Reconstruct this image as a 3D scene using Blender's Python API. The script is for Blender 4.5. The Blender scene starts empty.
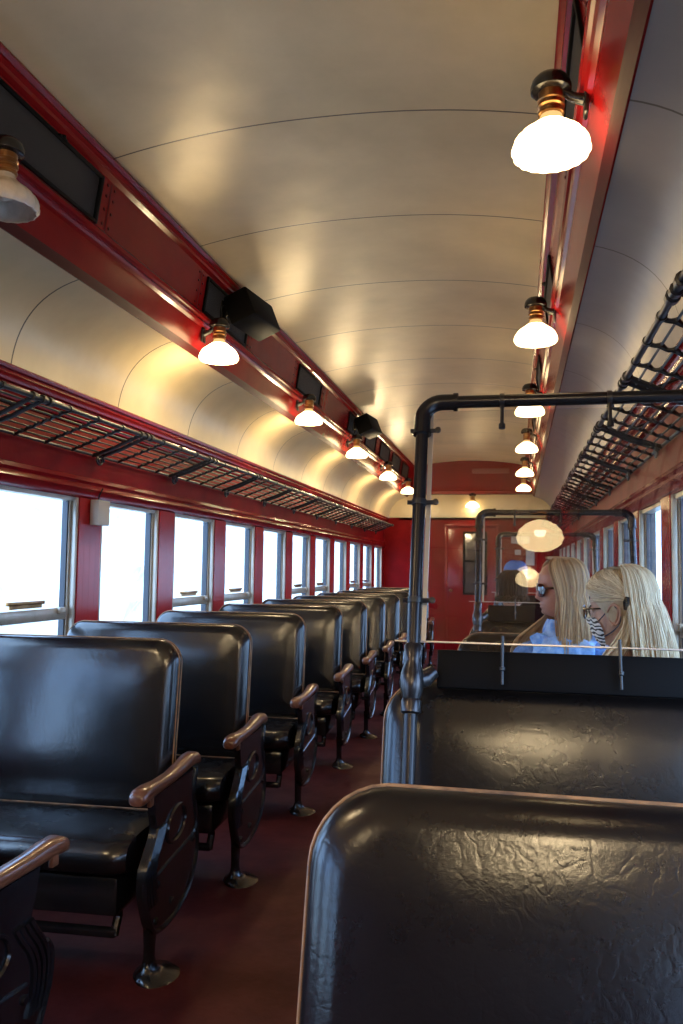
import bpy, bmesh, math, random
from mathutils import Vector, Matrix, noise
random.seed(7)
PI = math.pi
SC = bpy.context.scene
COL = SC.collection

# ------------------------------------------------------------------ materials
def newmat(name):
    m = bpy.data.materials.new(name); m.use_nodes = True
    nt = m.node_tree; nt.nodes.clear()
    out = nt.nodes.new('ShaderNodeOutputMaterial')
    return m, nt, out

def N(nt, typ, **kw):
    n = nt.nodes.new(typ)
    for k, v in kw.items():
        if k in n.inputs: n.inputs[k].default_value = v
        else: setattr(n, k, v)
    return n

def ramp(nt, stops):
    r = nt.nodes.new('ShaderNodeValToRGB'); cr = r.color_ramp
    while len(cr.elements) < len(stops): cr.elements.new(0.5)
    for e, (p, c) in zip(cr.elements, stops):
        e.position = p; e.color = (c[0], c[1], c[2], 1)
    return r

def pbr(name, color, rough=0.4, metal=0.0, coat=0.0, c2=None, nscale=6.0, bump=0.0, bscale=60.0, rough2=None, spec=0.5, coat_rough=0.1, stretch=None):
    m, nt, out = newmat(name); L = nt.links.new
    b = N(nt, 'ShaderNodeBsdfPrincipled')
    b.inputs['Metallic'].default_value = metal; b.inputs['Roughness'].default_value = rough
    b.inputs['Base Color'].default_value = (*color, 1)
    b.inputs['Coat Weight'].default_value = coat; b.inputs['Coat Roughness'].default_value = coat_rough
    b.inputs['Specular IOR Level'].default_value = spec
    tc = N(nt, 'ShaderNodeTexCoord'); src = tc.outputs['Object']
    if stretch:
        mp = N(nt, 'ShaderNodeMapping'); mp.inputs['Scale'].default_value = stretch; L(src, mp.inputs['Vector']); src = mp.outputs['Vector']
    if c2 is not None or rough2 is not None:
        n = N(nt, 'ShaderNodeTexNoise'); n.inputs['Scale'].default_value = nscale; n.inputs['Detail'].default_value = 6; n.inputs['Roughness'].default_value = 0.62
        L(src, n.inputs['Vector'])
        if c2 is not None:
            r = ramp(nt, [(0.34, color), (0.68, c2)]); L(n.outputs['Fac'], r.inputs['Fac']); L(r.outputs['Color'], b.inputs['Base Color'])
        if rough2 is not None:
            mr = N(nt, 'ShaderNodeMapRange'); mr.inputs['From Min'].default_value = 0.3; mr.inputs['From Max'].default_value = 0.7
            mr.inputs['To Min'].default_value = rough; mr.inputs['To Max'].default_value = rough2
            L(n.outputs['Fac'], mr.inputs['Value']); L(mr.outputs['Result'], b.inputs['Roughness'])
    if bump:
        n2 = N(nt, 'ShaderNodeTexNoise'); n2.inputs['Scale'].default_value = bscale; n2.inputs['Detail'].default_value = 4
        L(src, n2.inputs['Vector'])
        bp = N(nt, 'ShaderNodeBump'); bp.inputs['Strength'].default_value = bump; bp.inputs['Distance'].default_value = 0.01
        L(n2.outputs['Fac'], bp.inputs['Height']); L(bp.outputs['Normal'], b.inputs['Normal'])
    L(b.outputs['BSDF'], out.inputs['Surface'])
    m['bsdf'] = b.name
    return m

def leather(name, coat_ior=1.6, c1=(0.001, 0.001, 0.002), c2=(0.010, 0.007, 0.006), rough=0.29, rough2=0.56):
    m, nt, out = newmat(name); L = nt.links.new
    b = N(nt, 'ShaderNodeBsdfPrincipled')
    tc = N(nt, 'ShaderNodeTexCoord')
    n = N(nt, 'ShaderNodeTexNoise'); n.inputs['Scale'].default_value = 7; n.inputs['Detail'].default_value = 9; n.inputs['Roughness'].default_value = 0.72
    L(tc.outputs['Object'], n.inputs['Vector'])
    r = ramp(nt, [(0.0, c1), (1.0, c2)]); L(n.outputs['Fac'], r.inputs['Fac']); L(r.outputs['Color'], b.inputs['Base Color'])
    mr = N(nt, 'ShaderNodeMapRange'); mr.inputs['From Min'].default_value = 0.0; mr.inputs['From Max'].default_value = 1.0
    mr.inputs['To Min'].default_value = rough; mr.inputs['To Max'].default_value = rough2
    L(n.outputs['Fac'], mr.inputs['Value']); L(mr.outputs['Result'], b.inputs['Roughness'])
    # soft undulation of the stuffing, crazed surface, fine grain
    w = N(nt, 'ShaderNodeTexNoise'); w.inputs['Scale'].default_value = 3.2; w.inputs['Detail'].default_value = 2
    L(tc.outputs['Object'], w.inputs['Vector'])
    dn = N(nt, 'ShaderNodeTexNoise'); dn.inputs['Scale'].default_value = 14; dn.inputs['Detail'].default_value = 3; L(tc.outputs['Object'], dn.inputs['Vector'])
    av = N(nt, 'ShaderNodeMix', data_type='RGBA', blend_type='ADD'); av.inputs['Factor'].default_value = 0.12
    L(tc.outputs['Object'], av.inputs['A']); L(dn.outputs['Color'], av.inputs['B'])
    g = N(nt, 'ShaderNodeTexVoronoi', feature='DISTANCE_TO_EDGE'); g.inputs['Scale'].default_value = 26; L(av.outputs['Result'], g.inputs['Vector'])
    cr = N(nt, 'ShaderNodeMapRange'); cr.inputs['From Max'].default_value = 0.12; L(g.outputs['Distance'], cr.inputs['Value'])
    fg = N(nt, 'ShaderNodeTexNoise'); fg.inputs['Scale'].default_value = 70; fg.inputs['Detail'].default_value = 5; fg.inputs['Roughness'].default_value = 0.7; L(tc.outputs['Object'], fg.inputs['Vector'])
    b1 = N(nt, 'ShaderNodeBump'); b1.inputs['Strength'].default_value = 0.18; b1.inputs['Distance'].default_value = 0.03; L(w.outputs['Fac'], b1.inputs['Height'])
    b2 = N(nt, 'ShaderNodeBump'); b2.inputs['Strength'].default_value = 0.04; b2.inputs['Distance'].default_value = 0.002; L(cr.outputs['Result'], b2.inputs['Height']); L(b1.outputs['Normal'], b2.inputs['Normal'])
    b3 = N(nt, 'ShaderNodeBump'); b3.inputs['Strength'].default_value = 0.09; b3.inputs['Distance'].default_value = 0.004; L(fg.outputs['Fac'], b3.inputs['Height']); L(b2.outputs['Normal'], b3.inputs['Normal'])
    L(b3.outputs['Normal'], b.inputs['Normal'])
    b.inputs['Specular IOR Level'].default_value = 0.10
    b.inputs['Coat Weight'].default_value = 0.75; b.inputs['Coat Roughness'].default_value = 0.19; b.inputs['Coat IOR'].default_value = coat_ior; L(b3.outputs['Normal'], b.inputs['Coat Normal'])
    L(b.outputs['BSDF'], out.inputs['Surface'])
    return m

def emission(name, color, strength):
    m, nt, out = newmat(name)
    e = N(nt, 'ShaderNodeEmission'); e.inputs['Color'].default_value = (*color, 1); e.inputs['Strength'].default_value = strength
    nt.links.new(e.outputs['Emission'], out.inputs['Surface'])
    return m

def thin_glass(name, tint=(1, 1, 1), ior=1.5, gain=1.6):
    m, nt, out = newmat(name); L = nt.links.new
    t = N(nt, 'ShaderNodeBsdfTransparent'); t.inputs['Color'].default_value = (*tint, 1)
    g = N(nt, 'ShaderNodeBsdfGlossy'); g.inputs['Roughness'].default_value = 0.0; g.inputs['Color'].default_value = (1, 1, 1, 1)
    f = N(nt, 'ShaderNodeFresnel'); f.inputs['IOR'].default_value = ior
    k = N(nt, 'ShaderNodeMath'); k.operation = 'MULTIPLY'; k.inputs[1].default_value = gain; k.use_clamp = True
    mx = N(nt, 'ShaderNodeMixShader')
    L(f.outputs['Fac'], k.inputs[0]); L(k.outputs[0], mx.inputs['Fac']); L(t.outputs[0], mx.inputs[1]); L(g.outputs[0], mx.inputs[2])
    L(mx.outputs[0], out.inputs['Surface'])
    return m

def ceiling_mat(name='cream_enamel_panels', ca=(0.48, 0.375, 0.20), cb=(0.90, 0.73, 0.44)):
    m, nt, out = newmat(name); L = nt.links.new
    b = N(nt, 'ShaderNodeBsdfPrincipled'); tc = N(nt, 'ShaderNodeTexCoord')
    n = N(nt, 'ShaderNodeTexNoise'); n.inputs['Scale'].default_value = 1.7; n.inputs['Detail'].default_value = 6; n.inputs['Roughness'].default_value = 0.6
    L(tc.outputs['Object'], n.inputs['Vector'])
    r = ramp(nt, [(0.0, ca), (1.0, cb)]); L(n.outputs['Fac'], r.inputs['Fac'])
    # panel seams every 0.94 m along the car before the scaling about the camera
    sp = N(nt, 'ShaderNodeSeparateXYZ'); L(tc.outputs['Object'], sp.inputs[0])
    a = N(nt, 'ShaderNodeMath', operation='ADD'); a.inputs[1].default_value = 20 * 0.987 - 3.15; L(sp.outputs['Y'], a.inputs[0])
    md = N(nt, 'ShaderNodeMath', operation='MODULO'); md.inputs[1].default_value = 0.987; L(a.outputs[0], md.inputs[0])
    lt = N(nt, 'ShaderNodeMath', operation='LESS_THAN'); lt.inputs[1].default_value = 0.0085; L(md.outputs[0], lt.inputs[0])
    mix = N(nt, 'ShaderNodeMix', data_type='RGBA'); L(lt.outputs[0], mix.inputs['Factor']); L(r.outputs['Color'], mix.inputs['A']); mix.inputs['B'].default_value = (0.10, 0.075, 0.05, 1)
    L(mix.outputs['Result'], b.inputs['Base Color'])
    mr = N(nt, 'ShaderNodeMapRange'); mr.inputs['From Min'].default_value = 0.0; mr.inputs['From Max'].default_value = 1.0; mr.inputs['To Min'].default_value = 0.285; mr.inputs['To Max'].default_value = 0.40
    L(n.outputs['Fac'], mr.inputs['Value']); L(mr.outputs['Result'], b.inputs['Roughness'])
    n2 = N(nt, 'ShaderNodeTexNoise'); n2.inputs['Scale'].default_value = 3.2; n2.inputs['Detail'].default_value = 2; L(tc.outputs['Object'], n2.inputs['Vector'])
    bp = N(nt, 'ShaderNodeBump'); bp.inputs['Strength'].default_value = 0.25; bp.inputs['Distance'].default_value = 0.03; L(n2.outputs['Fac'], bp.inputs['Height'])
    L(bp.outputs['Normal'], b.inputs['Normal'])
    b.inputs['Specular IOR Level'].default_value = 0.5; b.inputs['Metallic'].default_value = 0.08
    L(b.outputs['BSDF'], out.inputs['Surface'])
    return m

def hair_mat(name, dark, light, rough=0.38, spec=0.4):
    m, nt, out = newmat(name); L = nt.links.new
    b = N(nt, 'ShaderNodeBsdfPrincipled'); at = N(nt, 'ShaderNodeAttribute'); at.attribute_name = 'shade'
    r = ramp(nt, [(0.0, dark), (1.0, light)]); L(at.outputs['Fac'], r.inputs['Fac']); L(r.outputs['Color'], b.inputs['Base Color'])
    b.inputs['Roughness'].default_value = rough; b.inputs['Specular IOR Level'].default_value = spec
    L(b.outputs['BSDF'], out.inputs['Surface'])
    return m

def stripe_mat():
    m, nt, out = newmat('zebra_cloth'); L = nt.links.new
    b = N(nt, 'ShaderNodeBsdfPrincipled'); tc = N(nt, 'ShaderNodeTexCoord')
    w = N(nt, 'ShaderNodeTexWave'); w.inputs['Scale'].default_value = 26; w.inputs['Distortion'].default_value = 7; w.inputs['Detail'].default_value = 1.5; w.inputs['Detail Scale'].default_value = 1.2
    w.bands_direction = 'Z'
    L(tc.outputs['Object'], w.inputs['Vector'])
    r = ramp(nt, [(0.47, (0.012, 0.012, 0.016)), (0.53, (0.78, 0.76, 0.72))]); L(w.outputs['Fac'], r.inputs['Fac']); L(r.outputs['Color'], b.inputs['Base Color'])
    b.inputs['Roughness'].default_value = 0.8
    L(b.outputs['BSDF'], out.inputs['Surface'])
    return m

def skin_mat(name, c, lip=(0.42, 0.13, 0.11)):
    m = pbr(name, c, 0.5, c2=tuple(x * 0.86 for x in c), nscale=20, bump=0.05, bscale=200)
    return m

RED = pbr('red_gloss_paint', (0.26, 0.0075, 0.009), 0.20, coat=0.0, c2=(0.20, 0.005, 0.007), nscale=4, bump=0.05, bscale=14, spec=0.24)
WALLRED = pbr('red_wall_paint', (0.235, 0.006, 0.0075), 0.45, c2=(0.165, 0.004, 0.0055), nscale=4, bump=0.05, bscale=14, spec=0.06)
POSTRED = pbr('red_post_paint', (0.42, 0.018, 0.016), 0.22, c2=(0.32, 0.010, 0.010), nscale=5, bump=0.05, bscale=14, spec=0.3)
REDDK = pbr('dark_red_paint', (0.085, 0.004, 0.005), 0.6, coat=0.0, spec=0.12, c2=(0.06, 0.003, 0.004), nscale=4)
CREAM = ceiling_mat()
SHADECREAM = ceiling_mat('shade_painted_enamel_panels', (0.20, 0.18, 0.165), (0.40, 0.35, 0.31))  # same cream enamel, right cove's shade painted into the colour
FLOOR = pbr('oxblood_floor', (0.085, 0.013, 0.010), 0.55, c2=(0.050, 0.008, 0.006), nscale=3.5, rough2=0.7, bump=0.1, bscale=35, spec=0.12)
LEATH = leather('black_cracked_leather', 1.55)
LEATH_L = leather('black_smooth_leather', 1.72)
PIPING = pbr('worn_tan_piping', (0.50, 0.27, 0.12), 0.5, c2=(0.16, 0.09, 0.055), nscale=22)
IRON = pbr('black_cast_iron', (0.005, 0.005, 0.006), 0.20, c2=(0.014, 0.013, 0.014), nscale=18, spec=0.7, bump=0.12, bscale=45)
WIRE = pbr('black_wire', (0.012, 0.011, 0.012), 0.38)
STEEL = pbr('worn_steel_edge', (0.50, 0.47, 0.44), 0.35, metal=0.8)
WOOD = pbr('worn_brown_wood', (0.20, 0.068, 0.030), 0.3, coat=0.35, c2=(0.10, 0.030, 0.014), nscale=9, stretch=(9, 1.3, 9))
PIPE = pbr('black_pipe', (0.022, 0.020, 0.022), 0.26, metal=0.55, bump=0.05, bscale=60)
PIPEHI = pbr('bare_pipe_metal', (0.10, 0.09, 0.09), 0.28, metal=0.8, c2=(0.03, 0.028, 0.03), nscale=14)
BRASS = pbr('aged_brass', (0.42, 0.22, 0.08), 0.28, metal=0.95, c2=(0.25, 0.12, 0.05), nscale=20)
BLACKPL = pbr('black_plastic', (0.003, 0.003, 0.0035), 0.55, spec=0.1)
MESHBLK = pbr('black_grille_mesh', (0.010, 0.010, 0.010), 0.6, c2=(0.022, 0.020, 0.018), nscale=160, bump=0.5, bscale=320)
ALU = pbr('cream_aluminium', (0.50, 0.44, 0.35), 0.32, metal=0.35, c2=(0.36, 0.31, 0.24), nscale=6)
ALUDK = pbr('dark_metal_channel', (0.05, 0.05, 0.055), 0.4, metal=0.5)  # plain dark metal for the window side channels
BEIGE = pbr('beige_plastic', (0.55, 0.46, 0.34), 0.45)
PAPER = pbr('pale_notice_paper', (0.46, 0.40, 0.36), 0.7)
PLATE = pbr('dull_red_plate', (0.20, 0.030, 0.030), 0.4)
LAMP_ON = emission('lit_lamp_glass', (1.0, 0.72, 0.36), 11.0)
LAMP_BULB = emission('lit_bulb', (1.0, 0.80, 0.50), 20.0)
LAMP_NECK = emission('lit_lamp_neck', (1.0, 0.60, 0.22), 1.1)
LAMP_OFF = pbr('unlit_lamp_glass', (0.72, 0.62, 0.48), 0.2, c2=(0.50, 0.42, 0.32), nscale=12)
PANE = thin_glass('window_glass', (0.97, 0.985, 1.0), 1.45, 0.6)
PGLASS = thin_glass('partition_glass', (0.95, 0.955, 0.955), 1.5, 1.0)
SKIN_A = skin_mat('skin_tan', (0.50, 0.235, 0.15))
SKIN_B = skin_mat('skin_fair', (0.56, 0.29, 0.19))
HAIR_A = hair_mat('ash_blond_hair', (0.13, 0.055, 0.020), (0.80, 0.56, 0.29))
HAIR_B = hair_mat('pale_blond_hair', (0.22, 0.125, 0.055), (0.88, 0.72, 0.46))
HAIR_C = hair_mat('black_hair', (0.003, 0.003, 0.003), (0.010, 0.008, 0.008), 0.6, 0.1)
DENIM = pbr('blue_denim', (0.07, 0.15, 0.33), 0.85, c2=(0.16, 0.28, 0.52), nscale=60, bump=0.3, bscale=150)
NAVY = pbr('navy_cloth', (0.012, 0.020, 0.055), 0.85, c2=(0.02, 0.03, 0.07), nscale=30, bump=0.2, bscale=120)
SCARF = pbr('pale_blue_printed_scarf', (0.10, 0.30, 0.72), 0.75, c2=(0.42, 0.66, 0.92), nscale=28, bump=0.4, bscale=40)
DARKCL = pbr('charcoal_cloth', (0.012, 0.012, 0.016), 0.85)
GREYCL = pbr('grey_beige_cloth', (0.24, 0.21, 0.18), 0.85)
JEANS = pbr('dark_jeans', (0.02, 0.03, 0.06), 0.85)
CAPBLUE = pbr('bright_blue_cap', (0.05, 0.20, 0.62), 0.7)
LENS = pbr('dark_brown_lens', (0.02, 0.012, 0.010), 0.06, coat=1.0, coat_rough=0.02)
FRAMEBR = pbr('brown_spectacle_frame', (0.03, 0.014, 0.010), 0.25)
CLEARLENS = thin_glass('spectacle_lens', (0.97, 0.97, 0.97), 1.5, 1.2)
ZEBRA = stripe_mat()
SHOE = pbr('dark_shoe', (0.01, 0.01, 0.011), 0.5)

def outside_mat(name, c1, c2, sc):
    return pbr(name, c1, 0.95, c2=c2, nscale=sc, bump=0.6, bscale=sc * 2)
BANK = outside_mat('pale_rock_bank', (0.88, 0.85, 0.76), (0.52, 0.45, 0.33), 2.2)
GROUND = outside_mat('pale_ballast', (0.55, 0.53, 0.50), (0.36, 0.34, 0.30), 3.0)

# ------------------------------------------------------------------ mesh builder
class MB:
    def __init__(self): self.v = []; self.f = []; self.s = []; self.mi = []
    def add(self, vs, fs, smooth=True, mi=0):
        o = len(self.v); self.v += [tuple(p) for p in vs]
        for f in fs: self.f.append([i + o for i in f]); self.s.append(smooth); self.mi.append(mi)
        return self
    def box(self, c, s, rot=None, bevel=0.0, mi=0):
        hx, hy, hz = s[0] / 2, s[1] / 2, s[2] / 2
        if bevel <= 0:
            p = [(-hx, -hy, -hz), (hx, -hy, -hz), (hx, hy, -hz), (-hx, hy, -hz), (-hx, -hy, hz), (hx, -hy, hz), (hx, hy, hz), (-hx, hy, hz)]
            f = [(0, 3, 2, 1), (4, 5, 6, 7), (0, 1, 5, 4), (1, 2, 6, 5), (2, 3, 7, 6), (3, 0, 4, 7)]
        else:
            bm = bmesh.new(); bmesh.ops.create_cube(bm, size=1)
            for v in bm.verts: v.co = Vector((v.co.x * s[0], v.co.y * s[1], v.co.z * s[2]))
            bmesh.ops.bevel(bm, geom=list(bm.edges), offset=bevel, segments=2, profile=0.5, affect='EDGES')
            bm.verts.index_update(); p = [v.co.copy() for v in bm.verts]; f = [[v.index for v in q.verts] for q in bm.faces]; bm.free()
        M = rot if rot is not None else Matrix.Identity(3)
        self.add([tuple(M @ Vector(q) + Vector(c)) for q in p], f, False, mi)
        return self
    def tube(self, pts, r, n=8, closed=False, caps=True, flat=1.0, mi=0):
        pts = [Vector(p) for p in pts]; k = len(pts)
        rs = r if isinstance(r, (list, tuple)) else [r] * k
        vs = []; prev = None
        for i in range(k):
            if closed: t = pts[(i + 1) % k] - pts[i - 1]
            else: t = pts[min(i + 1, k - 1)] - pts[max(i - 1, 0)]
            if t.length < 1e-9: t = Vector((0, 0, 1))
            t.normalize()
            if prev is None:
                a = Vector((0, 0, 1)) if abs(t.z) < 0.9 else Vector((1, 0, 0))
                u = t.cross(a).normalized()
            else:
                u = prev - t * prev.dot(t)
                u = u.normalized() if u.length > 1e-6 else t.orthogonal().normalized()
            prev = u; w = t.cross(u)
            for j in range(n):
                th = 2 * PI * j / n
                vs.append(pts[i] + (u * math.cos(th) + w * math.sin(th) * flat) * rs[i])
        fs = []
        for i in range(k if closed else k - 1):
            a = i * n; b = ((i + 1) % k) * n
            for j in range(n): fs.append((a + j, a + (j + 1) % n, b + (j + 1) % n, b + j))
        if caps and not closed:
            fs.append(tuple(range(n - 1, -1, -1))); fs.append(tuple(range((k - 1) * n, k * n)))
        self.add(vs, fs, True, mi); return self
    def lathe(self, prof, c=(0, 0, 0), n=28, flute=0.0, nf=0, rot=None, mi=0):
        vs = []; fs = []; k = len(prof); M = rot or Matrix.Identity(3)
        for (r, z) in prof:
            for j in range(n):
                th = 2 * PI * j / n
                rr = r * (1 + flute * math.cos(nf * th)) if nf else r
                vs.append(tuple(M @ Vector((rr * math.cos(th), rr * math.sin(th), z)) + Vector(c)))
        for i in range(k - 1):
            for j in range(n): fs.append((i * n + j, i * n + (j + 1) % n, (i + 1) * n + (j + 1) % n, (i + 1) * n + j))
        if prof[0][0] > 1e-6: fs.append(tuple(range(n - 1, -1, -1)))
        if prof[-1][0] > 1e-6: fs.append(tuple(range((k - 1) * n, k * n)))
        self.add(vs, fs, True, mi); return self
    def sheet(self, rows, closed_u=False, smooth=True, mi=0):
        k = len(rows); n = len(rows[0]); vs = [p for r in rows for p in r]; fs = []
        for i in range(k - 1):
            for j in range(n if closed_u else n - 1):
                fs.append((i * n + j, i * n + (j + 1) % n, (i + 1) * n + (j + 1) % n, (i + 1) * n + j))
        self.add(vs, fs, smooth, mi); return self
    def prism(self, poly, x0, x1, axis='x', smooth=False, mi=0):
        """poly in the two other axes, extruded along axis"""
        def P(a, b, t):
            return {'x': (t, a, b), 'y': (a, t, b), 'z': (a, b, t)}[axis]
        n = len(poly); vs = [P(a, b, x0) for a, b in poly] + [P(a, b, x1) for a, b in poly]
        fs = [(i, (i + 1) % n, n + (i + 1) % n, n + i) for i in range(n)]
        self.add(vs, fs, smooth, mi)
        self.add(vs, [tuple(range(n - 1, -1, -1)), tuple(range(n, 2 * n))], False, mi)
        return self
    def build(self, name, mats, parent=None, loc=None, fixn=True, sharp=40, attr=None):
        me = bpy.data.meshes.new(name); me.from_pydata(self.v, [], self.f)
        if not isinstance(mats, (list, tuple)): mats = [mats]
        for m in mats: me.materials.append(m)
        me.polygons.foreach_set('use_smooth', self.s); me.polygons.foreach_set('material_index', self.mi)
        me.update()
        if fixn:
            bm = bmesh.new(); bm.from_mesh(me); bmesh.ops.recalc_face_normals(bm, faces=bm.faces); bm.to_mesh(me); bm.free()
        if sharp:
            try: me.set_sharp_from_angle(angle=math.radians(sharp))
            except Exception: pass
        if attr is not None:
            a = me.attributes.new('shade', 'FLOAT', 'POINT'); a.data.foreach_set('value', attr)
        o = bpy.data.objects.new(name, me); COL.objects.link(o)
        if parent is not None: o.parent = parent
        if loc is not None: o.location = loc
        return o

def tag(o, label=None, cat=None, group=None, kind=None):
    if label: o['label'] = label
    if cat: o['category'] = cat
    if group: o['group'] = group
    if kind: o['kind'] = kind
    return o
def thing(name, label, cat, loc=(0, 0, 0), rotz=0.0, group=None):
    o = bpy.data.objects.new(name, None); COL.objects.link(o); o.empty_display_size = 0.1
    o.location = loc; o.rotation_euler = (0, 0, rotz)
    return tag(o, label, cat, group)
def struct(o): o['kind'] = 'structure'; return o
KIDS = {}
def copy_tree(o, parent=None):
    c = o.copy(); COL.objects.link(c)
    if parent is not None: c.parent = parent
    for ch in [k for k in o.children]: copy_tree(ch, c)
    return c
ORD = ['first', 'second', 'third', 'fourth', 'fifth', 'sixth', 'seventh', 'eighth', 'ninth', 'tenth', 'eleventh', 'twelfth', 'thirteenth', 'fourteenth']

def bez(p0, p1, p2, n):
    return [tuple((1 - t) ** 2 * a + 2 * t * (1 - t) * b + t * t * c for a, b, c in zip(p0, p1, p2)) for t in [i / n for i in range(n + 1)]]
def spline(pts, n=6, closed=False):
    P = [Vector(p) for p in pts]; out = []; k = len(P)
    for i in range(k if closed else k - 1):
        if closed: a, b, c, d = P[i - 1], P[i], P[(i + 1) % k], P[(i + 2) % k]
        else: a, b, c, d = P[max(i - 1, 0)], P[i], P[i + 1], P[min(i + 2, k - 1)]
        for j in range(n):
            t = j / n
            out.append(0.5 * ((2 * b) + (c - a) * t + (2 * a - 5 * b + 4 * c - d) * t * t + (3 * b - a - 3 * c + d) * t ** 3))
    if not closed: out.append(P[-1])
    return out

# ------------------------------------------------------------------ camera
cam = bpy.data.cameras.new('camera'); camo = bpy.data.objects.new('camera', cam); COL.objects.link(camo)
FPX, VPX, VPY = 820.0, 517.0, 570.0
cam.sensor_fit = 'VERTICAL'; cam.sensor_height = 36.0; cam.lens = FPX / 1024 * 36.0; cam.clip_start = 0.02; cam.clip_end = 200
yv = Vector((VPX - 341.5, VPY - 512.0, FPX)).normalized()          # car axis seen from the camera (x right, y down, z ahead)
zv = Vector((0, -1, 0)); zv = (zv - yv * zv.dot(yv)).normalized(); xv = yv.cross(zv)
right = Vector((xv.x, yv.x, zv.x)); down = Vector((xv.y, yv.y, zv.y)); fwd = Vector((xv.z, yv.z, zv.z))
R3 = Matrix((right, -down, -fwd)).transposed()
camo.matrix_world = Matrix.Translation((0.784, 0, 1.36)) @ R3.to_4x4()
SC.camera = camo

# ------------------------------------------------------------------ the car: setting
Y0, Y1 = -4.515, 14.0175  # car body and its fittings scaled up about the camera, baked into plain numbers
WP = 0.987
KMIN, KMAX = -6, 9                       # window index range; window k, before the scaling, opens 3.94+.94k .. 4.65+.94k
def sym(profile, s): return [(s * a, b) for a, b in profile]

# floor
f = MB(); f.box((0, (Y0 + Y1) / 2, -0.03), (3.06, Y1 - Y0 + 0.2, 0.06)); struct(f.build('floor', FLOOR))

# side walls with window openings
SILL, HEAD = 0.604, 1.7065
def wall(side, s):
    m = MB(); xc = s * 1.5015; th = 0.084
    L = Y1 - Y0; yc = (Y0 + Y1) / 2
    m.box((xc, yc, SILL / 2 - 0.02), (th, L, SILL + 0.04))
    m.box((xc, yc, (HEAD + 2.347) / 2), (th, L, 2.347 - HEAD))
    edges = []
    for k in range(KMIN - 1, KMAX + 1):
        a = 4.8825 + WP * k if k >= KMIN else Y0
        b = 4.137 + WP * (k + 1) if k < KMAX else Y1
        m.box((xc, (a + b) / 2, (SILL + HEAD) / 2), (th, b - a, HEAD - SILL))
        # fluted pilaster face on the post
        if KMIN <= k < KMAX:
            m.box((s * 1.4579, (a + b) / 2, (SILL + HEAD) / 2), (0.008, b - a - 0.012, HEAD - SILL), mi=1)
            w = b - a
            for q in (-0.06, 0.0, 0.06):
                m.tube([(s * 1.4595, (a + b) / 2 + q, SILL + 0.02), (s * 1.4595, (a + b) / 2 + q, HEAD - 0.02)], 0.006, 8, mi=1)
    struct(m.build('wall_' + side, [WALLRED, POSTRED]))
    # window head moulding, letter-board mouldings and sill board as trims
    t = MB()
    prof = [(1.4616, 1.822), (1.4469, 1.8167), (1.4406, 1.7957), (1.449, 1.7821), (1.4364, 1.7716), (1.4301, 1.7538), (1.4406, 1.7401), (1.4448, 1.717), (1.4616, 1.7065)]
    t.sheet([[(s * a, y, z) for a, z in prof] for y in (Y0, Y1)])
    prof = [(1.4616, SILL - 0.10), (1.4333, SILL - 0.09), (1.4175, SILL - 0.02), (1.4175, SILL), (1.4616, SILL + 0.004)]
    t.sheet([[(s * a, y, z) for a, z in prof] for y in (Y0, Y1)])
    struct(t.build('trim_1' if s < 0 else 'trim_2', RED))
    # cornice under the lower ceiling
    c = MB()
    prof = [(1.3776, 2.2273), (1.3713, 2.2189), (1.3755, 2.2063), (1.3881, 2.2021), (1.3839, 2.1874), (1.3923, 2.1769), (1.3965, 2.1601), (1.4112, 2.1559), (1.4091, 2.1391), (1.4238, 2.1244), (1.4322, 2.095), (1.449, 2.0845), (1.4616, 2.074)]
    c.sheet([[(s * a, y, z) for a, z in prof] for y in (Y0, Y1)])
    struct(c.build('trim_3' if s < 0 else 'trim_4', RED))
    b = MB(); b.box((s * 1.4438, yc, 0.07), (0.03, L, 0.14), bevel=0.006); struct(b.build('baseboard_' + side, REDDK))
wall('left', -1); wall('right', 1)

# ceiling: upper arch, two lower coves
c = MB()
arch = []
for i in range(33):
    t = -1 + 2 * i / 32; arch.append((0.9282 * t, 3.1114 + 0.0924 * (1 - abs(t) ** 2.2)))
ys = [Y0 + (Y1 - Y0) * i / 40 for i in range(41)]
c.sheet([[(a, y, z) for a, z in arch] for y in ys])
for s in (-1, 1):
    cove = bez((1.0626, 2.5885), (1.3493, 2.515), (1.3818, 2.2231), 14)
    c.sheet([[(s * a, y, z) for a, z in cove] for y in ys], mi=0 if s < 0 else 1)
ce = c.build('ceiling', [CREAM, SHADECREAM]); struct(ce)

# clerestory beams (deck fascia)
FAS = [(0.9303, 3.1198), (0.9156, 3.1093), (0.9093, 3.0925), (0.9219, 3.0799), (0.9156, 3.0652), (0.9282, 3.0547), (0.9303, 3.04), (0.9513, 3.0295), (0.9534, 3.0232), (0.9849, 2.8048), (0.966, 2.7985), (0.9576, 2.7838), (0.9639, 2.7712), (0.9786, 2.7649), (0.9723, 2.7502), (0.9807, 2.7397), (0.9954, 2.7292), (0.9996, 2.7166), (1.0374, 2.6158), (1.0437, 2.6074), (1.0647, 2.5843), (1.1025, 2.5927)]
for s in (-1, 1):
    m = MB()
    for i in range(len(FAS) - 1):
        (a0, z0), (a1, z1) = FAS[i], FAS[i + 1]
        m.sheet([[(s * a0, y, z0), (s * a1, y, z1)] for y in (Y0, Y1)], smooth=False, mi=1 if i in (18, 19) else 0)
    # rivet plates between the vents
    struct(m.build('trim_5' if s < 0 else 'trim_6', [RED, REDDK], sharp=None))

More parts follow.
